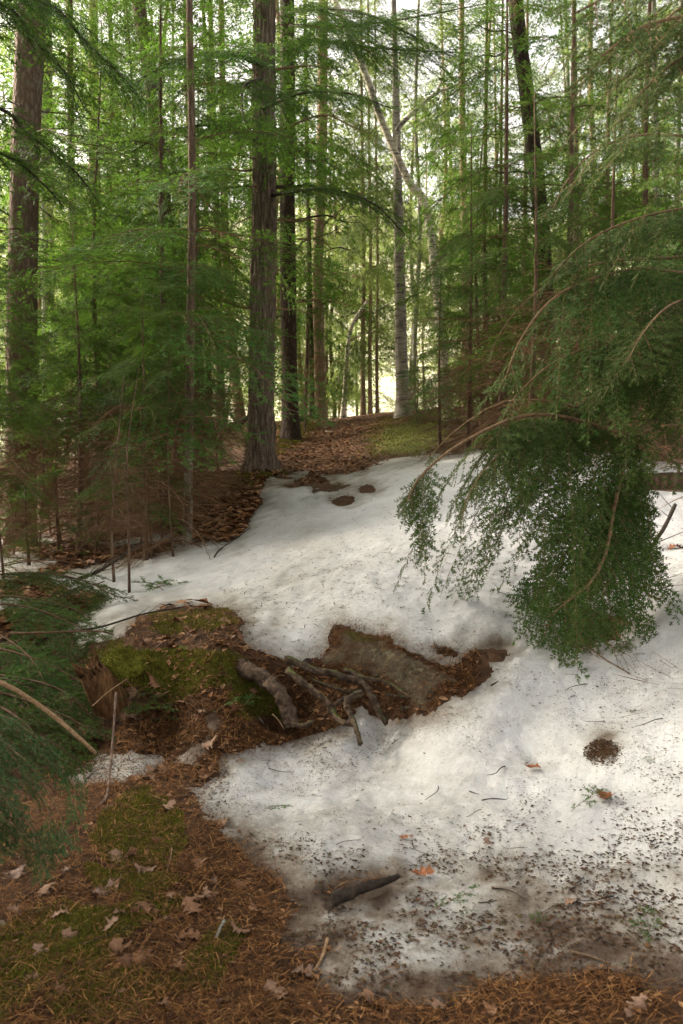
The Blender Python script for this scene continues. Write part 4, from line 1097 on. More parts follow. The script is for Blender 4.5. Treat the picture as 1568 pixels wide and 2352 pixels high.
# ------------------------------------------------------------------ wood lying about
def lying(name, label, cat, pts, w0, w1, mat, sides=10, n=30, group=None, rough=.12, lift=0.0, ground=False, twigs=0, tl=.2, parts=None):
    """pts: photograph points with distance; the piece is a thing with its origin at its first point"""
    w = P3(pts)
    if ground:
        for q in w: q[2] = tz(q[0], q[1]) + lift
    base = w[0].copy(); p = spline(w - base, n)
    sd = rng.integers(99)
    rad = np.linspace(w0, w1, n) / 2
    def rf(th, i): return 1 + rough * noise(np.cos(th) * 1.5 + sd, np.sin(th) * 1.5, i * .35, 3) + rough * .5 * noise(np.cos(th) * 4 + sd, np.sin(th) * 4, i * .9, 5)
    mb = MB().add(*tube(p, rad, sides, True, rf))
    for k in range(twigs):
        i = rng.integers(3, n - 1); d = nrm(p[i] - p[i - 2]); s = nrm(np.cross(d, rng.normal(0, 1, 3))); s[2] = abs(s[2]) * .6
        l = tl * (.4 + .9 * rng.random()); e = nrm(d * .7 + s * .7)
        mb.add(*tube(spline([p[i], p[i] + e * l * .5, p[i] + e * l], 6), np.linspace(min(w1, w0) * .35, .0008, 6), 4))
    o = mb.build(name, M[mat]); o.location = [float(q) for q in base]
    return tag(o, label, cat, group)

def z1(c, d): return (645.3 + .36008 * c[0], 1387.3 + .36008 * c[1], d)
def dep(vy):  # distance of the stepped bank at a height in the picture
    return float(np.interp(vy, [1430, 1520, 1560, 1600, 1640, 1700], [5.45, 5.12, 5.0, 4.93, 4.88, 4.68]))
def rt(cs, th, label, mat='root', off=.0, th2=None):
    pts = []
    for c in cs:
        x, y, _ = z1(c, 0)
        pts.append((x, y, dep(y) - .045 - off))
    k = 1.5 * .36008 * 4.95 / 2287
    o = lying('tree_root', label, 'root', pts, th * k, (th2 or th * .75) * k, mat, 16, 60, 'roots and dead wood on the stony step', .42)
    return o
rt([(30, 350), (130, 385), (230, 430), (320, 438), (400, 470), (490, 488), (545, 530), (580, 600), (620, 680), (668, 758)], 32, 'pale topped root bending from the rock down into the lower snow', off=.03, th2=26)
rt([(400, 415), (480, 448), (560, 480), (650, 493), (740, 540), (800, 580), (870, 625)], 19, 'thin root running along the lower right edge of the lichen rock')
rt([(40, 420), (120, 490), (200, 550), (290, 620), (330, 690), (380, 750), (460, 772)], 30, 'dark root slanting down from the bark arch towards the snow', off=.03)
rt([(520, 565), (440, 600), (415, 650), (450, 720), (480, 800), (508, 895)], 28, 'forked root whose tip reaches lowest onto the snow', off=.07, th2=18)
rt([(540, 545), (430, 558), (330, 530), (200, 485)], 17, 'thin root hidden in shade under the pale topped root')
rt([(335, 655), (400, 605), (480, 580)], 20, 'short root crossing behind the forked root', off=.03)
rt([(760, 672), (850, 655), (950, 648)], 18, 'short dark root at the foot of the lichen rock')
rt([(70, 772), (150, 775), (205, 745)], 20, 'stubby root below the bark arch at the snow edge')
rt([(670, 575), (740, 590), (830, 600)], 14, 'thin dark root in the gap beneath the lichen rock')
lying('fallen_branch', 'long dark stick lying along the top edge of the lichen rock', 'branch', [(735, 1438, 5.62), (790, 1437, 5.6), (860, 1446, 5.55), (930, 1454, 5.52), (1000, 1460, 5.5)], .024, .014, 'root', 10, 34, None, .2)
lying('driftwood', 'mossy crooked chunk of dead wood right of the lichen rock', 'dead wood', [z1((1445, 512), 4.86), z1((1380, 506), 4.84), z1((1310, 560), 4.80), z1((1260, 620), 4.76), z1((1222, 672), 4.72)], .020, .042, 'root', 12, 30, None, .3)
lying('driftwood', 'short mossy stub leaning beside the crooked dead wood', 'dead wood', [z1((1312, 440), 4.95), z1((1255, 515), 4.88), z1((1195, 605), 4.8)], .028, .034, 'root', 12, 24, None, .3)
lying('driftwood', 'broken dark twig lying in the melt hole right of the long stick', 'dead wood', [z1((1010, 215), 5.3), z1((1080, 250), 5.25), z1((1130, 275), 5.2)], .010, .016, 'darkwood', 8, 14, None, .3)
def z2(c, d): return (121 + .36008 * c[0], 1387.3 + .36008 * c[1], d)
lying('arched_root', 'thick scaly root arching over the dark hollow beside the moss', 'root', [z2((1040, 350), 5.22), z2((1160, 392), 5.14), z2((1280, 440), 5.05), z2((1390, 515), 4.98), z2((1465, 600), 4.92), z2((1505, 690), 4.87), z2((1520, 790), 4.84)], .085, .07, 'rootbark', 30, 70, None, .34)
lying('stick', 'bare brown stick slanting over the dark green boughs at left', 'stick', [(-150, 1500, 4.75), (0, 1567, 4.62), (60, 1600, 4.6), (130, 1650, 4.56), (220, 1730, 4.5)], .026, .020, 'limb', 10, 34)
lying('stick', 'pale lichen covered stick standing upright before the stump', 'stick', [(266, 1590, 4.5), (262, 1650, 4.42), (257, 1720, 4.33), (251, 1785, 4.2), (243, 1832, 4.03), (212, 1862, 3.92)], .009, .012, 'pine_bark2', 12, 50, None, .45)
lying('stick', 'thin twig propped against the stump from the dark boughs', 'stick', [(212, 1622, 4.8), (245, 1592, 4.8), (290, 1560, 4.8)], .007, .004, 'limb', 7, 14)
lying('stick', 'thin curved twig poking from the snow under the bark arch', 'stick', [(626, 1640, 4.75), (640, 1655, 4.73), (652, 1675, 4.7)], .007, .004, 'limb', 7, 12)
lying('stick', 'long grey stick lying over the snow behind the mossy mound', 'stick', [(150, 1452, 6.1), (230, 1440, 6.0), (330, 1410, 6.0), (420, 1395, 6.1)], .016, .007, 'darkwood', 8, 24, None, .1, twigs=6)
lying('stick', 'dry stick resting across leaves on top of the mound', 'stick', [(290, 1440, 5.7), (370, 1428, 5.7), (450, 1440, 5.6), (520, 1446, 5.6)], .009, .005, 'limb', 8, 20)
lying('bark_chunk', 'dark sunken slab of bark in the dirty near snow', 'bark', [(765, 2066, 3.2), (820, 2045, 3.24), (870, 2028, 3.28), (915, 2012, 3.33)], .045, .018, 'darkwood', 14, 26, None, .4)
lying('stick', 'short mossy stick in the needle litter below the near snow', 'stick', [(752, 2182, 3.0), (742, 2225, 2.93), (722, 2282, 2.85)], .011, .007, 'limb', 9, 16, ground=True, lift=.008)
lying('stick', 'pale curved stick on bare earth at the lower right', 'stick', [(1310, 2252, 2.88), (1355, 2266, 2.86), (1400, 2290, 2.82)], .009, .006, 'tan_bark', 9, 16, ground=True, lift=.008)
lying('stick', 'grey broken stick among oak leaves in the left litter', 'stick', [(515, 2120, 3.12), (505, 2150, 3.06), (495, 2180, 3.0)], .013, .009, 'lichen_bark', 9, 14, ground=True, lift=.010)
lying('stick', 'thin straight twig lying on moss in the left litter', 'stick', [(395, 1975, 3.55), (390, 2010, 3.45), (375, 2050, 3.33)], .006, .004, 'limb', 7, 14, ground=True, lift=.01)
lying('stick', 'long dark twig crossing the litter below the soft pine bough', 'stick', [(20, 2110, 3.2), (110, 2060, 3.35), (220, 2010, 3.5)], .012, .006, 'darkwood', 8, 18, ground=True, lift=.01)
lying('stick', 'dark twig crossing the moss at the left bottom', 'stick', [(190, 2190, 2.95), (240, 2175, 3.0), (300, 2155, 3.05)], .010, .006, 'darkwood', 8, 14, ground=True, lift=.01)
lying('log', 'brown barked log resting level above the snow at the right edge', 'log', [(1445, 1110, 5.5), (1500, 1106, 5.5), (1568, 1104, 5.5), (1660, 1100, 5.55), (1850, 1095, 5.7), (2500, 1140, 6.2)], .088, .12, 'hemlock_bark', 26, 40, None, .08)
lying('fallen_branch', 'dark crooked branch lying on snow behind the drooping bough', 'branch', [(1370, 1335, 6.1), (1430, 1310, 6.3), (1470, 1285, 6.5), (1520, 1220, 6.9), (1550, 1160, 7.2)], .012, .030, 'darkwood', 10, 26, None, .2, twigs=10, tl=.4)
lying('fallen_branch', 'bare twiggy branch jutting left from the drooping bough', 'branch', [(1330, 1235, 5.6), (1290, 1205, 5.6), (1265, 1186, 5.6), (1235, 1188, 5.6)], .012, .005, 'darkwood', 8, 20, None, .2, twigs=9, tl=.3)
lying('fallen_branch', 'dark twig with bare side shoots right of the melt hole', 'branch', [(1420, 1330, 5.6), (1470, 1352, 5.5), (1520, 1378, 5.4), (1640, 1385, 5.4)], .008, .012, 'limb', 8, 20, None, .2, twigs=12, tl=.3)
lying('fallen_branch', 'long bare red brown twig sweeping in over the right snow', 'branch', [(1720, 1600, 4.5), (1568, 1588, 4.6), (1480, 1562, 4.7), (1390, 1515, 4.85), (1335, 1470, 4.95)], .009, .0035, 'deadtwig', 8, 30, None, .1, twigs=26, tl=.42)
lying('fallen_branch', 'bare straight twig entering below the red brown one at right', 'branch', [(1720, 1530, 4.3), (1568, 1612, 4.35), (1500, 1645, 4.4), (1440, 1668, 4.45)], .008, .003, 'deadtwig', 8, 20, None, .1, twigs=9, tl=.3)
lying('fallen_branch', 'fine twig fan lying on the clean snow right of the path', 'branch', [(1032, 1378, 6.0), (1000, 1372, 6.0), (960, 1375, 5.98), (945, 1385, 5.95)], .006, .003, 'deadtwig', 6, 16, None, .1, twigs=12, tl=.2)
lying('fallen_branch', 'crooked dark twig on the upper snow beside the saplings', 'branch', [(492, 1288, 8.7), (505, 1265, 9.0), (540, 1245, 9.4), (575, 1225, 9.8)], .014, .006, 'darkwood', 7, 16, None, .15, ground=True, lift=.015, twigs=4, tl=.3)
lying('fallen_branch', 'dark bent branch reaching through the left saplings low over snow', 'branch', [(180, 1330, 8.0), (230, 1310, 8.1), (290, 1270, 8.3), (330, 1245, 8.6)], .035, .012, 'darkwood', 9, 20, None, .15, twigs=8, tl=.4)
lying('fallen_branch', 'pale broken branch lying across the far left thicket', 'branch', [(20, 1400, 7.6), (90, 1388, 7.5), (170, 1360, 7.6), (240, 1335, 7.8)], .022, .010, 'lichen_bark', 9, 20, None, .15, twigs=4, tl=.3)
lying('fallen_log', 'short pale log end in the left thicket', 'log', [(240, 1148, 13.0), (300, 1140, 13.2), (335, 1132, 13.4)], .06, .05, 'lichen_bark', 12, 14, None, .15)
lying('fallen_log', 'dark fallen log end behind the bank left of the big pine', 'log', [(520, 985, 17), (545, 975, 17.2), (575, 955, 17.5)], .16, .08, 'darkwood', 12, 16, None, .2)
lying('fallen_log', 'weathered log lying on the bank top at the end of the path', 'log', [(660, 970, 20.3), (690, 962, 20.4), (730, 955, 20.6)], .16, .10, 'darkwood', 12, 16, None, .2)
TW = [MB().add(*tube(spline(std_path(.16, 0, .05, .25, rng, 6), 8), np.linspace(.0028, .0012, 8), 5)).mesh('twig', M['darkwood']) for _ in range(6)]
k = 0
while k < 46:
    vx, vy = rng.uniform(560, 1560), 1150 + 1100 * rng.random() ** .8
    d = float(np.interp(vy, [1150, 1300, 1450, 1600, 1750, 1900, 2100, 2300], [9.6, 7.0, 5.6, 4.9, 4.4, 3.8, 3.2, 2.7]))
    X = at(vx, vy, d)[0]; h, m, dd = top_h([X], [d])
    if m[0] < .1: continue
    o = link('twig', TW[k % 6]); o.location = (X, d, h[0] + .004); o.rotation_euler = (rng.normal(0, .1), rng.normal(0, .1), rng.uniform(0, 6.28)); s = rng.uniform(.4, 1.1); o.scale = (s,) * 3
    tag(o, 'little dark twig lying loose on the old snow', 'twig', 'little twigs scattered on the snow'); k += 1

# ------------------------------------------------------------------ rock and stump
ROCK_OUT = [(765, 1446), (800, 1440), (860, 1450), (905, 1472), (960, 1500), (1010, 1530), (1050, 1545), (1062, 1570), (1030, 1590), (1005, 1612), (975, 1632), (930, 1622), (880, 1585), (830, 1566), (770, 1548), (735, 1535), (700, 1528), (740, 1500), (762, 1478)]
def slab():
    OUT = np.array(ROCK_OUT, float)
    ys = np.linspace(4.65, 5.75, 90); xs = np.linspace(-.35, .75, 100)
    X, Y = np.meshgrid(xs, ys)
    zb = base_h(X, Y); vx, vy = to_px(X, Y, zb)
    s = (poly_sd(vx, vy, OUT) + 7 * fbm(X * 9, Y * 9, 0, 3, 61)) * 5.1 / 2287
    t = -.07 + .075 * sst(-.03, .02, s) + .035 * sst(0, .16, s)
    Z = bare_h(X, Y) * .3 + zb * .7 + t + (.02 * fbm(X * 6, Y * 6, 0, 4, 62) + .006 * noise(X * 40, Y * 40, 0, 63)) * sst(-.03, .03, s)
    keep = (s > -.05).ravel(); n, k = X.shape
    i = np.arange(n - 1)[:, None] * k; j = np.arange(k - 1)[None]
    q = np.stack([i + j, i + j + 1, i + k + j + 1, i + k + j], -1).reshape(-1, 4); q = q[keep[q].all(1)]
    f = np.concatenate([q[:, [0, 1, 2]], q[:, [0, 2, 3]]])
    used = np.unique(f); re = np.full(n * k, -1); re[used] = np.arange(len(used))
    moss = np.exp(-((vx - 830) / 60) ** 2 - ((vy - 1462) / 26) ** 2) * .9
    rim = .75 * (1 - sst(.0, .13, s + .05 * fbm(X * 12, Y * 12, 0, 3, 64)))
    o = link('rock', make_mesh('rock', np.stack([X, Y, Z], -1).reshape(-1, 3)[used], re[f], 0, M['rock'], True, dict(moss=moss.ravel()[used], rim=rim.ravel()[used])))
    tag(o, 'flat lichen speckled rock sunk in the snow beneath the roots', 'rock')
slab()

def stump():
    a, b, c = at(*z2((238, 415), 4.98)), at(*z2((300, 500), 5.02)), at(*z2((380, 640), 5.1))
    base = c.copy(); t = thing('rotten_stump', 'broken orange brown rotten stump with mossy top leaning left', 'stump', base)
    n = 26; p = spline([a - base, b - base, c - base], n)
    rg = np.random.default_rng(3)
    jag = rg.normal(0, 1, 40)
    def rf(th, i): return 1 + .12 * noise(np.cos(th) * 5, np.sin(th) * 5, i * .05, 3) + .08 * noise(np.cos(th) * 14, np.sin(th) * 14, i * .08, 4)
    v, f = tube(p, np.linspace(.062, .095, n), 40, False, rf)
    ax = nrm(a - b); v[:40] += ax * (.025 * jag)[:, None]; v[40:80] += ax * (.01 * jag)[:, None]
    mb = MB().add(v, f)
    vi, fi = tube(p[:12], np.linspace(.048, .02, 12), 40, True, rf)   # hollow inside
    vi[:40] = v[:40] * .985 + p[0] * .015
    mb.add(vi, fi[:, ::-1])
    mb.build('stump_wood', M['rotwood'], t)
    # splinters of the broken rim
    for k in range(9):
        i = rg.integers(0, 40); q = v[i]; l = .03 + .05 * rg.random()
        e = ax * l + rg.normal(0, .008, 3)
        MB().add(*tube(np.array([q - ax * .03, q + e * .5, q + e]), [.006, .004, .0008], 5)).build('splinter', M['rotwood'], t)
    # moss cap
    cc = at(*z2((445, 395), 5.12)) - base
    th, ph = np.meshgrid(np.linspace(0, 2 * np.pi, 40), np.linspace(0, np.pi * .62, 18))
    r = .105 * (1 + .18 * noise(np.cos(th) * 2, np.sin(th) * 2, ph * 2, 5) + .08 * noise(np.cos(th) * 7, np.sin(th) * 7, ph * 7, 6))
    V = np.stack([r * np.sin(ph) * np.cos(th), r * np.sin(ph) * np.sin(th) * .9, r * np.cos(ph) * .8 - .01], -1).reshape(-1, 3) + cc
    i = np.arange(17)[:, None] * 40; j = np.arange(39)[None]
    q = np.stack([i + j, i + j + 1, i + 40 + j + 1, i + 40 + j], -1).reshape(-1, 4)
    mb = MB().add(V, np.concatenate([q[:, [0, 2, 1]], q[:, [0, 3, 2]]]))
    tuft(mb, V[rg.integers(0, len(V), 1500)] + rg.normal(0, .006, (1500, 3)), nrm(V - cc)[rg.integers(0, len(V), 1)].repeat(1500, 0) * 0 + np.array([0, 0, 1.]), .016, rg)
    mb.build('moss_cap', M['moss'], t, False)
def tuft(mb, P, Nn, l, rng):
    """little leafy moss points: three blades each"""
    n = len(P)
    for k in range(3):
        d = nrm(Nn + rng.normal(0, .55, (n, 3))); s = nrm(np.cross(d, rng.normal(0, 1, (n, 3)))) * l * .16
        ll = l * (.5 + .8 * rng.random((n, 1)))
        v = np.stack([P - s, P + s, P + d * ll], 1).reshape(-1, 3)
        mb.add(v, np.arange(n * 3).reshape(-1, 3), 0)
stump()

# ------------------------------------------------------------------ boughs lying in the hollow at left, and the near soft pine bough
GF = 'dark green boughs lying in the left hollow'
def lying_bough(label, pts, name='fallen_bough', cat='bough', mat=None, group=GF, lod=0, **kw):
    p = spline(P3(pts), 22); base = p[-1].copy()
    base[2] = tz(base[0], base[1])
    t = thing(name, label, cat, base, group)
    (wv, wf), nd = bough(p - base, lod, rng, **kw)
    link('limb', make_mesh('limb', wv, wf, 0, M['twig'], True), t)
    link('needles', make_mesh('needles', nd[0], nd[1], 0, mat or NN, False), t)
    return t
K0 = dict(reach=.44, droop=.4, r0=.009, hang=.18, dens=1.35, gap=.85)
lying_bough('dark bough lying topmost left of the rotten stump', [(-150, 1470, 5.7), (0, 1490, 5.6), (120, 1530, 5.45), (240, 1600, 5.3)], **K0)
lying_bough('dark bough lying under the bare slanting stick', [(-150, 1560, 5.0), (0, 1590, 4.95), (130, 1635, 4.9), (235, 1690, 4.8)], **K0)
lying_bough('lowest dark bough in the hollow beside the small snow patch', [(-200, 1640, 4.6), (-20, 1670, 4.5), (110, 1700, 4.45), (200, 1765, 4.4)], **K0)
lying_bough('dark bough over the snow behind the stump', [(-150, 1390, 6.5), (40, 1390, 6.4), (160, 1430, 6.2), (270, 1490, 6.0)], **K0)
lying_bough('green bough behind the left hollow beside a pale branch', [(-100, 1330, 7.6), (60, 1315, 7.5), (180, 1330, 7.4), (270, 1372, 7.2)], **K0)
lying_bough('bluish bough between the stump and the snow edge', [(20, 1455, 6.0), (130, 1452, 5.9), (230, 1450, 5.85), (300, 1470, 5.8)], **K0)
lying_bough('bluish bough pointing down across the hollow', [(-80, 1590, 4.9), (30, 1640, 4.7), (100, 1710, 4.55), (160, 1800, 4.4)], **K0)
lying_bough('dark bough at the left edge above the slanting stick', [(-160, 1420, 5.8), (-40, 1440, 5.6), (60, 1500, 5.4), (110, 1580, 5.2)], **K0)
lying_bough('dark bough farthest left in the hollow', [(-200, 1530, 5.3), (-80, 1550, 5.2), (20, 1560, 5.1), (110, 1600, 5.1)], **K0)
lying_bough('low green bough lying on snow behind the left thicket edge', [(-60, 1370, 6.9), (60, 1372, 6.9), (150, 1392, 6.8), (210, 1420, 6.7)], **K0)
lying_bough('wide dark bough right under the stump mouth', [(-60, 1545, 5.3), (60, 1560, 5.2), (150, 1590, 5.1), (215, 1650, 5.0)], **K0)
pb = at(-420, 1900, 3.0); pb[2] = gz(pb[0], pb[1])
pt = thing('pine_sapling', 'soft blue green pine sapling reaching in at the near left edge', 'young tree', pb)
link('trunk', trunk_mesh('trunk', [(0, 0, -.2), (0, 0, 0), (.02, .02, .6), (0, .04, 1.6)], .02, M['hemlock_bark'], 10, .2, .3, top=.3), pt)
for pts in [[(-400, 1640, 3.05), (-150, 1650, 3.1), (0, 1700, 3.15), (100, 1800, 3.2), (165, 1940, 3.2)], [(-400, 1700, 3.0), (-180, 1740, 3.0), (-40, 1800, 3.05), (60, 1880, 3.1), (110, 1985, 3.1)],
            [(-400, 1620, 3.2), (-150, 1610, 3.3), (0, 1640, 3.4), (110, 1720, 3.5), (190, 1840, 3.5)], [(-400, 1800, 3.0), (-200, 1830, 2.95), (-90, 1890, 2.95), (0, 1960, 2.95)], [(-400, 1580, 3.4), (-200, 1590, 3.6), (-60, 1640, 3.7), (60, 1730, 3.75)],
            [(-400, 1660, 3.3), (-160, 1680, 3.35), (0, 1740, 3.35), (90, 1830, 3.4), (140, 1920, 3.4)], [(-400, 1740, 3.2), (-200, 1770, 3.2), (-60, 1840, 3.2), (30, 1930, 3.2)]]:
    add_bough(pt, pb, spline(P3(pts), 20), 0, rng, M['limb'], mat=M['needle_pine'], reach=.36, droop=.35, r0=.007, hang=.35, dens=1.45, gap=.75)

# small green sprigs
SPR = []
for k in range(4):
    (wv, wf), nd = bough(std_path(.28, .1, .25, .08, rng), 0, rng, reach=.45, droop=.8, r0=.002, dens=1.3)
    mb = MB(); mb.add(wv, wf, 0); mb.add(nd[0], nd[1], 1); SPR.append(mb.mesh('sprig', [M['twig'], M['needle_mid']], False))
GS = 'green hemlock sprigs'
def sprig(vx, vy, d, s, az, label, group=GS, lift=.015, pitch=0):
    w = at(vx, vy, d)
    o = link('hemlock_sprig', SPR[rng.integers(4)]); o.location = (w[0], d, tz(w[0], d) + lift); o.rotation_euler = (rng.normal(0, .2), -pitch, az); o.scale = (s,) * 3
    return tag(o, label, 'sprig', group)
for a in [(395, 1570, 5.0, .9, 2.9, 'bright green sprig topmost on the mossy mound face'), (405, 1598, 4.95, .9, 3.3, 'bright green sprig second down the mossy mound face'), (330, 1625, 4.9, .9, .2, 'bright green sprig beside the hollow under the stump'), (420, 1622, 4.88, .8, 3.0, 'bright green sprig low on the mossy mound face'),
          (485, 1690, 4.7, .6, .6, 'pale green sprig by the snow lump under the mound'), (555, 1665, 4.78, .5, 1.2, 'yellow green sprig in front of the dark hollow'), (610, 1850, 3.95, .5, -.9, 'dark green sprig on the near snow below the mound'), (900, 1690, 4.7, .5, .3, 'green sprig on snow below the lichen rock'),
          (1310, 1910, 3.7, .6, .4, 'pale green sprig on snow at right beside a mossy twig'), (990, 2110, 3.15, .6, .1, 'green sprig poking from the dirty near snow'), (1500, 2235, 2.85, .5, 1.5, 'single green sprig standing at the lower right corner'), (665, 1478, 5.4, .35, .3, 'tiny bright green sprig on snow above the rock'),
          (1150, 1215, 8.6, .8, .4, 'faint green sprig on the far clean snow'), (1150, 1410, 5.6, .4, .2, 'green sprig left of the drooping bough on snow'), (1170, 1450, 5.4, .4, 2, 'green sprig just above the driftwood'), (360, 1345, 7.8, 1.5, .3, 'green seedling on snow beside the slender dark sapling'), (375, 1370, 7.5, 1.6, 2.0, 'larger green seedling on snow nearest the mound')]:
    sprig(*a, pitch=.5 if a[1] > 1640 else .1)
for k in range(26):
    vx, vy = rng.uniform(620, 1550), rng.uniform(1250, 2200)
    d = float(np.interp(vy, [1150, 1300, 1450, 1600, 1750, 1900, 2100, 2300], [9.6, 7.0, 5.6, 4.9, 4.4, 3.8, 3.2, 2.7])); X = at(vx, vy, d)[0]
    if top_h([X], [d])[1][0] < .1: continue
    sprig(vx, vy, d, rng.uniform(.12, .25), rng.uniform(0, 6.28), 'scrap of green hemlock twig dropped on the snow', 'green scraps dropped on the snow', .003)

# pine cone
def cone():
    mb = MB(); n = 70
    for k in range(n):
        f = (k + .5) / n; a = k * 2.39996; z = .055 * f; r = .019 * math.sin(math.pi * min(.98, f * .85 + .12)) + .003
        c = np.array([r * math.cos(a), r * math.sin(a), z]); o = np.array([math.cos(a), math.sin(a), .5]); s = np.array([-math.sin(a), math.cos(a), 0]) * .006
        mb.add(np.array([c - s, c + s, c + o * .010, c - np.array([0, 0, .004])]), [[0, 1, 2], [0, 2, 3], [1, 3, 2]])
    o = mb.build('pine_cone', M['cone'], None, False); w = at(700, 1507, 5.25)
    o.location = (w[0], w[1], tz(w[0], w[1]) + .015); o.rotation_euler = (1.2, .3, .5)
    tag(o, 'round dark pine cone on snow above the roots', 'pine cone')
cone()

# ------------------------------------------------------------------ oak leaves
def leaf_mesh(k, mat):
    rg = np.random.default_rng(40 + k); n = 26
    ph = np.linspace(0, 1, n); Ln = .12
    lob = .5 + .5 * np.cos(ph * 2 * np.pi * 3.6 + .4)
    wd = (.018 + .026 * lob) * np.sin(np.pi * np.clip(ph * .93 + .05, 0, 1)) ** .6
    curl, tw = rg.normal(0, 7), rg.normal(0, .7)
    rows = []
    for i in range(n):
        w = wd[i] * (1 + .15 * rg.normal()); x = ph[i] * Ln
        for s in (-1, -.5, 0, .5, 1):
            y = s * w; bz = 2.2 * (1 + .4 * math.sin(k)) * y * y * (4 if k % 2 else -2.5) + .006 * math.sin(x * 60 + k) + .004 * rg.normal() * abs(s)
            z = bz + curl * (x - .06) ** 2 + tw * y * (x - .06) * 8
            rows.append((x - .06, y, z))
    v = np.array(rows); i = np.arange(n - 1)[:, None] * 5; j = np.arange(4)[None]
    q = np.stack([i + j, i + j + 1, i + 5 + j + 1, i + 5 + j], -1).reshape(-1, 4)
    mb = MB().add(v, np.concatenate([q[:, [0, 1, 2]], q[:, [0, 2, 3]]]))
    mb.add(*tube(np.array([[-.06, 0, v[2, 2]], [-.075, .003, v[2, 2] + .003], [-.09, .004, v[2, 2] + .004]]), [.0014, .001, .001], 4))
    return mb.mesh('oak_leaf', mat)
LV = [leaf_mesh(k, M['oak_leaf']) for k in range(7)]; LVR = [leaf_mesh(k + 9, M['rust_leaf']) for k in range(3)]
def dist_at(vx, vy):
    """distance at which the sight line meets the floor or snow"""
    ds = np.geomspace(2.4, 22, 160); r, u = (vx - 784) / 2287., (1176 - vy) / 2287.
    s = ds / (u * SP + CP); X = r * s; Z = EYE + s * (u * CP - SP)
    h = top_h(X, ds)[0]; i = np.argmax(Z < h) if (Z < h).any() else len(ds) - 1
    return float(ds[i]), float(X[i])
def leaf(vx, vy, s, label, group=None, rust=False, tilt=.25, stand=0.0, az=None):
    d, X = dist_at(vx, vy)
    o = link('oak_leaf', (LVR if rust else LV)[rng.integers(3 if rust else 7)])
    o.location = (X, d, tz(X, d) + .014 + stand * .05); o.scale = (s,) * 3
    o.rotation_euler = (rng.normal(0, tilt) + stand * .5, rng.normal(0, tilt) - stand * 1.0, rng.uniform(0, 6.28) if az is None else az)
    return tag(o, label, 'leaf', group)
for a in [(1386, 1838, .85, 'torn rust orange leaf standing out on the bright right snow', True, 1.6), (970, 2020, .7, 'rust brown leaf flat on the near snow centre', True, .1), (1222, 1770, .6, 'rust sliver of leaf right of the path on snow', True, 0), (932, 1938, .45, 'small rust scrap of leaf on the mid snow', True, .1),
          (1552, 1266, 1.0, 'tan lobed leaf on snow at the right edge', True, .3)]:
    leaf(a[0], a[1], a[2], a[3], None, a[4], .08, az=a[5])
for a in [(408, 1430, 1.5, 'large pale curled leaf on the crown of the mossy mound', 0), (688, 1566, 1.0, 'pale tan leaf beside the bark arch', 0), (484, 1742, 1.1, 'tan leaf standing upright at the snow edge below the mound', 1), (552, 1768, .6, 'brown curled scrap alone on the snow below the mound', .5), (36, 2022, 1.3, 'big golden lobed leaf below the soft pine bough', .2),
          (105, 2060, 1.1, 'pinkish folded leaf right of the golden leaf', .2), (332, 2090, 1.1, 'wide pale brown leaf midway in the left litter', .1), (440, 2108, 1.1, 'orange curled leaf with upturned edge in the left litter', .4), (434, 2162, 1.0, 'silvery pink leaf in the lower left litter', .1), (325, 2214, 1.2, 'pale two part leaf lowest in the left litter', .2),
          (556, 2158, .9, 'pale leaf with dark ribs near the lower snow edge', .1), (456, 1998, .9, 'pinkish leaf on moss near the snow edge', .2), (386, 1872, .9, 'flat pinkish leaf on moss at the top of the left litter', 0), (468, 2072, .9, 'orange brown leaf below the pinkish leaf on moss', .2), (1120, 1964, .6, 'dark curled leaf on snow at centre right', .5),
          (1312, 2086, .7, 'tan leaf on dirty snow at the lower right', .1), (375, 1640, 1.0, 'pale cupped leaf at the foot of the mossy mound', .4), (428, 1648, 1.1, 'round brown leaf beside the pale cupped leaf', .3), (540, 1645, 1.1, 'drooping tan leaf before the dark hollow', .5), (510, 1578, .9, 'hanging brown leaf on the moss face', .6),
          (350, 1785, .9, 'orange brown leaf by the small snow patch', .3), (280, 2200, .7, 'small curled leaf at the bottom of the moss strip', .3), (440, 1480, .8, 'tan leaf on moss just behind the mound edge', .2), (315, 1565, .9, 'leaf hanging between moss cap and mound', .6), (140, 2125, .8, 'tan leaf left of the dark twig in the litter', .2), (255, 2150, .7, 'brown leaf beside the dark twig in the litter', .4), (375, 2330, .7, 'curled grey leaf at the very bottom of the litter', .3)]:
    leaf(a[0], a[1], a[2] * .72, a[3], None, False, .16, a[4] * .7)
def in_zone(zones):
    z = zones[rng.integers(len(zones))]; return rng.uniform(z[0], z[2]), rng.uniform(z[1], z[3])
k = 0
while k < 130:
    vx, vy = in_zone([(20, 1990, 620, 2345), (250, 1850, 520, 2200), (280, 1400, 560, 1520), (300, 1540, 640, 1720), (340, 1730, 500, 1800), (480, 1110, 600, 1240), (480, 1110, 600, 1240), (500, 2180, 1500, 2340), (640, 990, 830, 1080)])
    d, X = dist_at(vx, vy)
    if snow_fields(np.array([X]), np.array([d]))[0][0] > .02: continue
    o = link('oak_leaf', LV[k % 7]); s = rng.uniform(.4, .85) * (1 if d < 8 else 1.2)
    o.location = (X, d, tz(X, d) + .010); o.scale = (s,) * 3; o.rotation_euler = (rng.normal(0, .35), rng.normal(0, .35), rng.uniform(0, 6.28))
    tag(o, 'small dull brown oak leaf half sunk in the forest litter', 'leaf', 'dull oak leaves in the litter'); k += 1

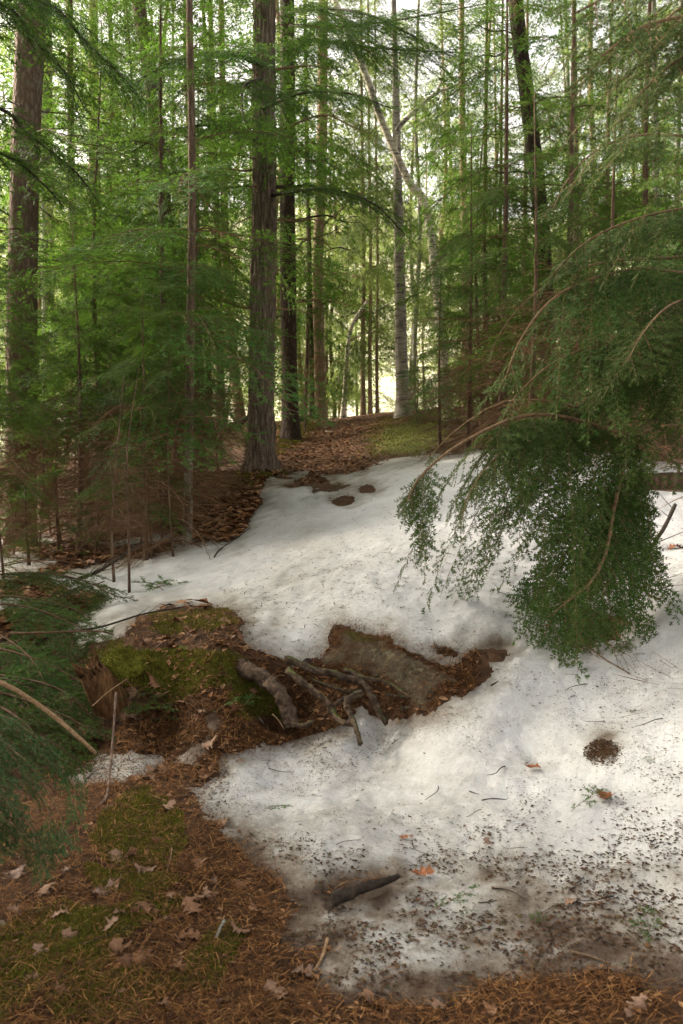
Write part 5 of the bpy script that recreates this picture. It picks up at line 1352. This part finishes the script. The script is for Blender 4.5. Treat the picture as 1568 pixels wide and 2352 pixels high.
# ------------------------------------------------------------------ litter, moss, debris: too many to count
def scatter(n, box, test, rng):
    """n ground points whose picture position falls in box and passes test(m, dirt, vx, vy)"""
    out = []; got = 0
    while got < n:
        vy = rng.uniform(box[1], box[3], 6000); vx = rng.uniform(box[0], box[2], 6000)
        y = np.interp(vy, _gy, _gd) * np.exp(rng.normal(0, .05, 6000)); x = (vx - 784) / 2287 * y / (CP) 
        z, m, d = top_h(x, y); px, py = to_px(x, y, z)
        k = test(m, d, px, py, x, y); k &= rng.random(6000) < np.clip(k, 0, 1)
        out.append(np.stack([x, y, z, m, d], 1)[k]); got += int(k.sum())
    return np.concatenate(out)[:n]
_gy = [960, 1030, 1080, 1150, 1250, 1350, 1450, 1600, 1750, 1900, 2100, 2352, 2500]
_gd = [21, 17, 14, 11.5, 8.2, 6.6, 5.5, 4.9, 4.5, 3.8, 3.2, 2.6, 2.45]
def mossy(px, py):
    k = np.zeros(px.shape)
    for p, q in MOSS_POLYS: k = np.maximum(k, q * sst(-30, 25, poly_sd(px, py, p)))
    return k
def litt(m, d, px, py, x, y):
    return (m < .004 - .022 * np.log(np.maximum(r2.random(len(m)), 1e-3)) * (r2.random(len(m)) < .3)) & (r2.random(len(m)) > 1.0 * mossy(px, py)) & (r2.random(len(m)) < np.where((px > 640) & (py > 2050), .42, 1)) & (r2.random(len(m)) < .62 + 1.1 * fbm(x * 2.6, y * 2.6, 0, 3, 91))
def strips(P, ln, w, rng, flat=.25, bend=.3):
    """bent flat slivers lying about: four triangles each"""
    n = len(P); a = rng.uniform(0, 6.283, n)
    d = np.stack([np.cos(a), np.sin(a), rng.normal(0, flat, n)], 1); s = np.stack([-np.sin(a), np.cos(a), np.zeros(n)], 1)
    l = ln * (.5 + .8 * rng.random((n, 1))); b = rng.normal(0, bend, (n, 1)) * l
    ww = s * w * (.6 + .7 * rng.random((n, 1))) * .5
    p0, p1, p2 = P - d * l * .5, P + s * b * .25 + np.array([0, 0, 1.]) * l * .06, P + d * l * .5
    v = np.stack([p0 - ww, p0 + ww, p1 - ww, p1 + ww, p2 - ww * .4, p2 + ww * .4], 1).reshape(-1, 3)
    t = np.array([[0, 1, 3], [0, 3, 2], [2, 3, 5], [2, 5, 4]])
    return v, (np.arange(n)[:, None, None] * 6 + t[None]).reshape(-1, 3)
def stuff(name, mb, mat, label):
    o = mb.build(name, mat, None, False); kind(o, 'stuff'); o['label'] = label; return o
r2 = np.random.default_rng(77)
bare = lambda m, d, px, py, x, y: m < .006
mb = MB()
P = scatter(15000, (-40, 1780, 1600, 2400), litt, r2)[:, :3]; P[:, 2] += .004 + .012 * r2.random(len(P))
mb.add(*strips(P, .065, .0018, r2))
P = scatter(12000, (180, 1390, 1100, 1800), litt, r2)[:, :3]; P[:, 2] += .004 + .012 * r2.random(len(P)); mb.add(*strips(P, .06, .0026, r2, .4))
P = scatter(5000, (-60, 1790, 1600, 2400), litt, r2)[:, :3]; P[:, 2] += .004 + .012 * r2.random(len(P)); mb.add(*strips(P, .05, .0024, r2, .3))
q = scatter(900, (690, 1430, 1070, 1640), lambda m, d, px, py, x, y: poly_sd(px, py, np.array(ROCK_OUT)) > 0, r2)
P = q[:, :3]; P[:, 2] = base_h(P[:, 0], P[:, 1]) + .05 + .01 * r2.random(len(P)); mb.add(*strips(P, .05, .0024, r2, .15))
stuff('needle_litter', mb, M['litter'], 'rust brown pine needles covering the bare ground')
mb = MB()
def blades(P, s, rng):
    n = len(P); a = rng.uniform(0, 6.283, n); sc = s * (.5 + .9 * rng.random((n, 1)))
    d = np.stack([np.cos(a), np.sin(a), rng.normal(0, .22, n)], 1); e = np.stack([-np.sin(a), np.cos(a), rng.normal(0, .22, n)], 1)
    up = np.array([0, 0, 1.])
    v = np.stack([P - d * sc, P - d * sc * .2 + e * sc * .45 + up * sc * .3 * rng.random((n, 1)), P + d * sc * .8 + e * sc * .2, P + d * sc, P + d * sc * .1 - e * sc * .5 + up * sc * .35 * rng.random((n, 1)), P - up * 0], 1).reshape(-1, 3)
    t = np.array([[0, 5, 1], [1, 5, 2], [2, 5, 3], [3, 5, 4], [4, 5, 0]])
    return v, (np.arange(n)[:, None, None] * 6 + t[None]).reshape(-1, 3)
P = scatter(7000, (560, 960, 960, 1100), lambda m, d, px, py, x, y: (m < .006) & (r2.random(len(m)) < 1 - sst(800, 930, px + 60 * fbm(x * 1.5, y * 1.5, 0, 3, 95))), r2)[:, :3]; P[:, 2] += .004; mb.add(*blades(P, .030, r2))
P = scatter(1500, (400, 1090, 640, 1260), bare, r2)[:, :3]; P[:, 2] += .02; mb.add(*blades(P, .06, r2))
P = scatter(1800, (-100, 1140, 480, 1330), bare, r2)[:, :3]; P[:, 2] += .02; mb.add(*blades(P, .06, r2))
P = scatter(900, (200, 1390, 1100, 1800), bare, r2)[:, :3]; P[:, 2] += .01; mb.add(*blades(P, .022, r2))
P = scatter(1500, (-60, 1800, 1600, 2400), bare, r2)[:, :3]; P[:, 2] += .008; mb.add(*blades(P, .013, r2))
stuff('leaf_litter', mb, M['leafbits'], 'crumbled brown leaves strewn over path and banks')
mb = MB()
for poly, s in MOSS_POLYS:
    pa = np.array(poly, float); n = 7500 if s > .45 else 3500
    if pa[:, 1].max() < 1160: n = 5000
    g = scatter(n, (pa[:, 0].min() - 20, pa[:, 1].min() - 15, pa[:, 0].max() + 20, pa[:, 1].max() + 15),
                lambda m, d, px, py, x, y: (m < .01) & ((poly_sd(px, py, pa) / 26 + 1.6 * fbm(x * 5, y * 5, 0, 4, 51)) > -.1), r2)
    P = g[:, :3]; nn = np.tile([0, 0, 1.], (len(P), 1)); dd = float(np.median(P[:, 1]))
    tuft(mb, P, nn, .016 if dd < 7 else .026, r2)
stuff('moss', mb, M['moss'], 'green and yellow moss over the mound and banks')
mb = MB()
def dens(m, d, px, py, x, y):
    k = .45 + .7 * sst(1000, 1500, px) * sst(1450, 1800, py) + .45 * sst(1900, 2250, py) + .5 * sst(.1, .4, d)
    return (m > .0) & (r2.random(len(m)) < k * np.clip(.55 + 2.6 * fbm(px / 110, py / 45, 0, 4, 71), .08, 2))
for n, box, l, w in ((7000, (420, 1380, 1600, 2350), .007, .0034), (3600, (420, 1400, 1600, 2350), .017, .0020), (1300, (700, 1450, 1600, 2350), .011, .0075), (2600, (500, 1060, 1600, 1450), .020, .007), (1600, (500, 1060, 1600, 1450), .05, .005), (1500, (500, 1950, 1600, 2350), .016, .008), (1400, (130, 1700, 520, 1830), .010, .006)):
    P = scatter(n, box, dens if box[1] > 1300 and box[0] > 200 else (lambda m, d, px, py, x, y: m > 0), r2)[:, :3]; P[:, 2] += .003; mb.add(*strips(P, l, w, r2, .12, .4))
P = scatter(1200, (1330, 1690, 1440, 1770), lambda m, d, px, py, x, y: (((px - 1383) / 44) ** 2 + ((py - 1730) / 32) ** 2) < r2.random(len(m)) * 1.1, r2)[:, :3]; P[:, 2] += .003; mb.add(*strips(P, .012, .006, r2, .3))
stuff('snow_debris', mb, M['debris'], 'brown specks of bark and needles sprinkled over the snow')
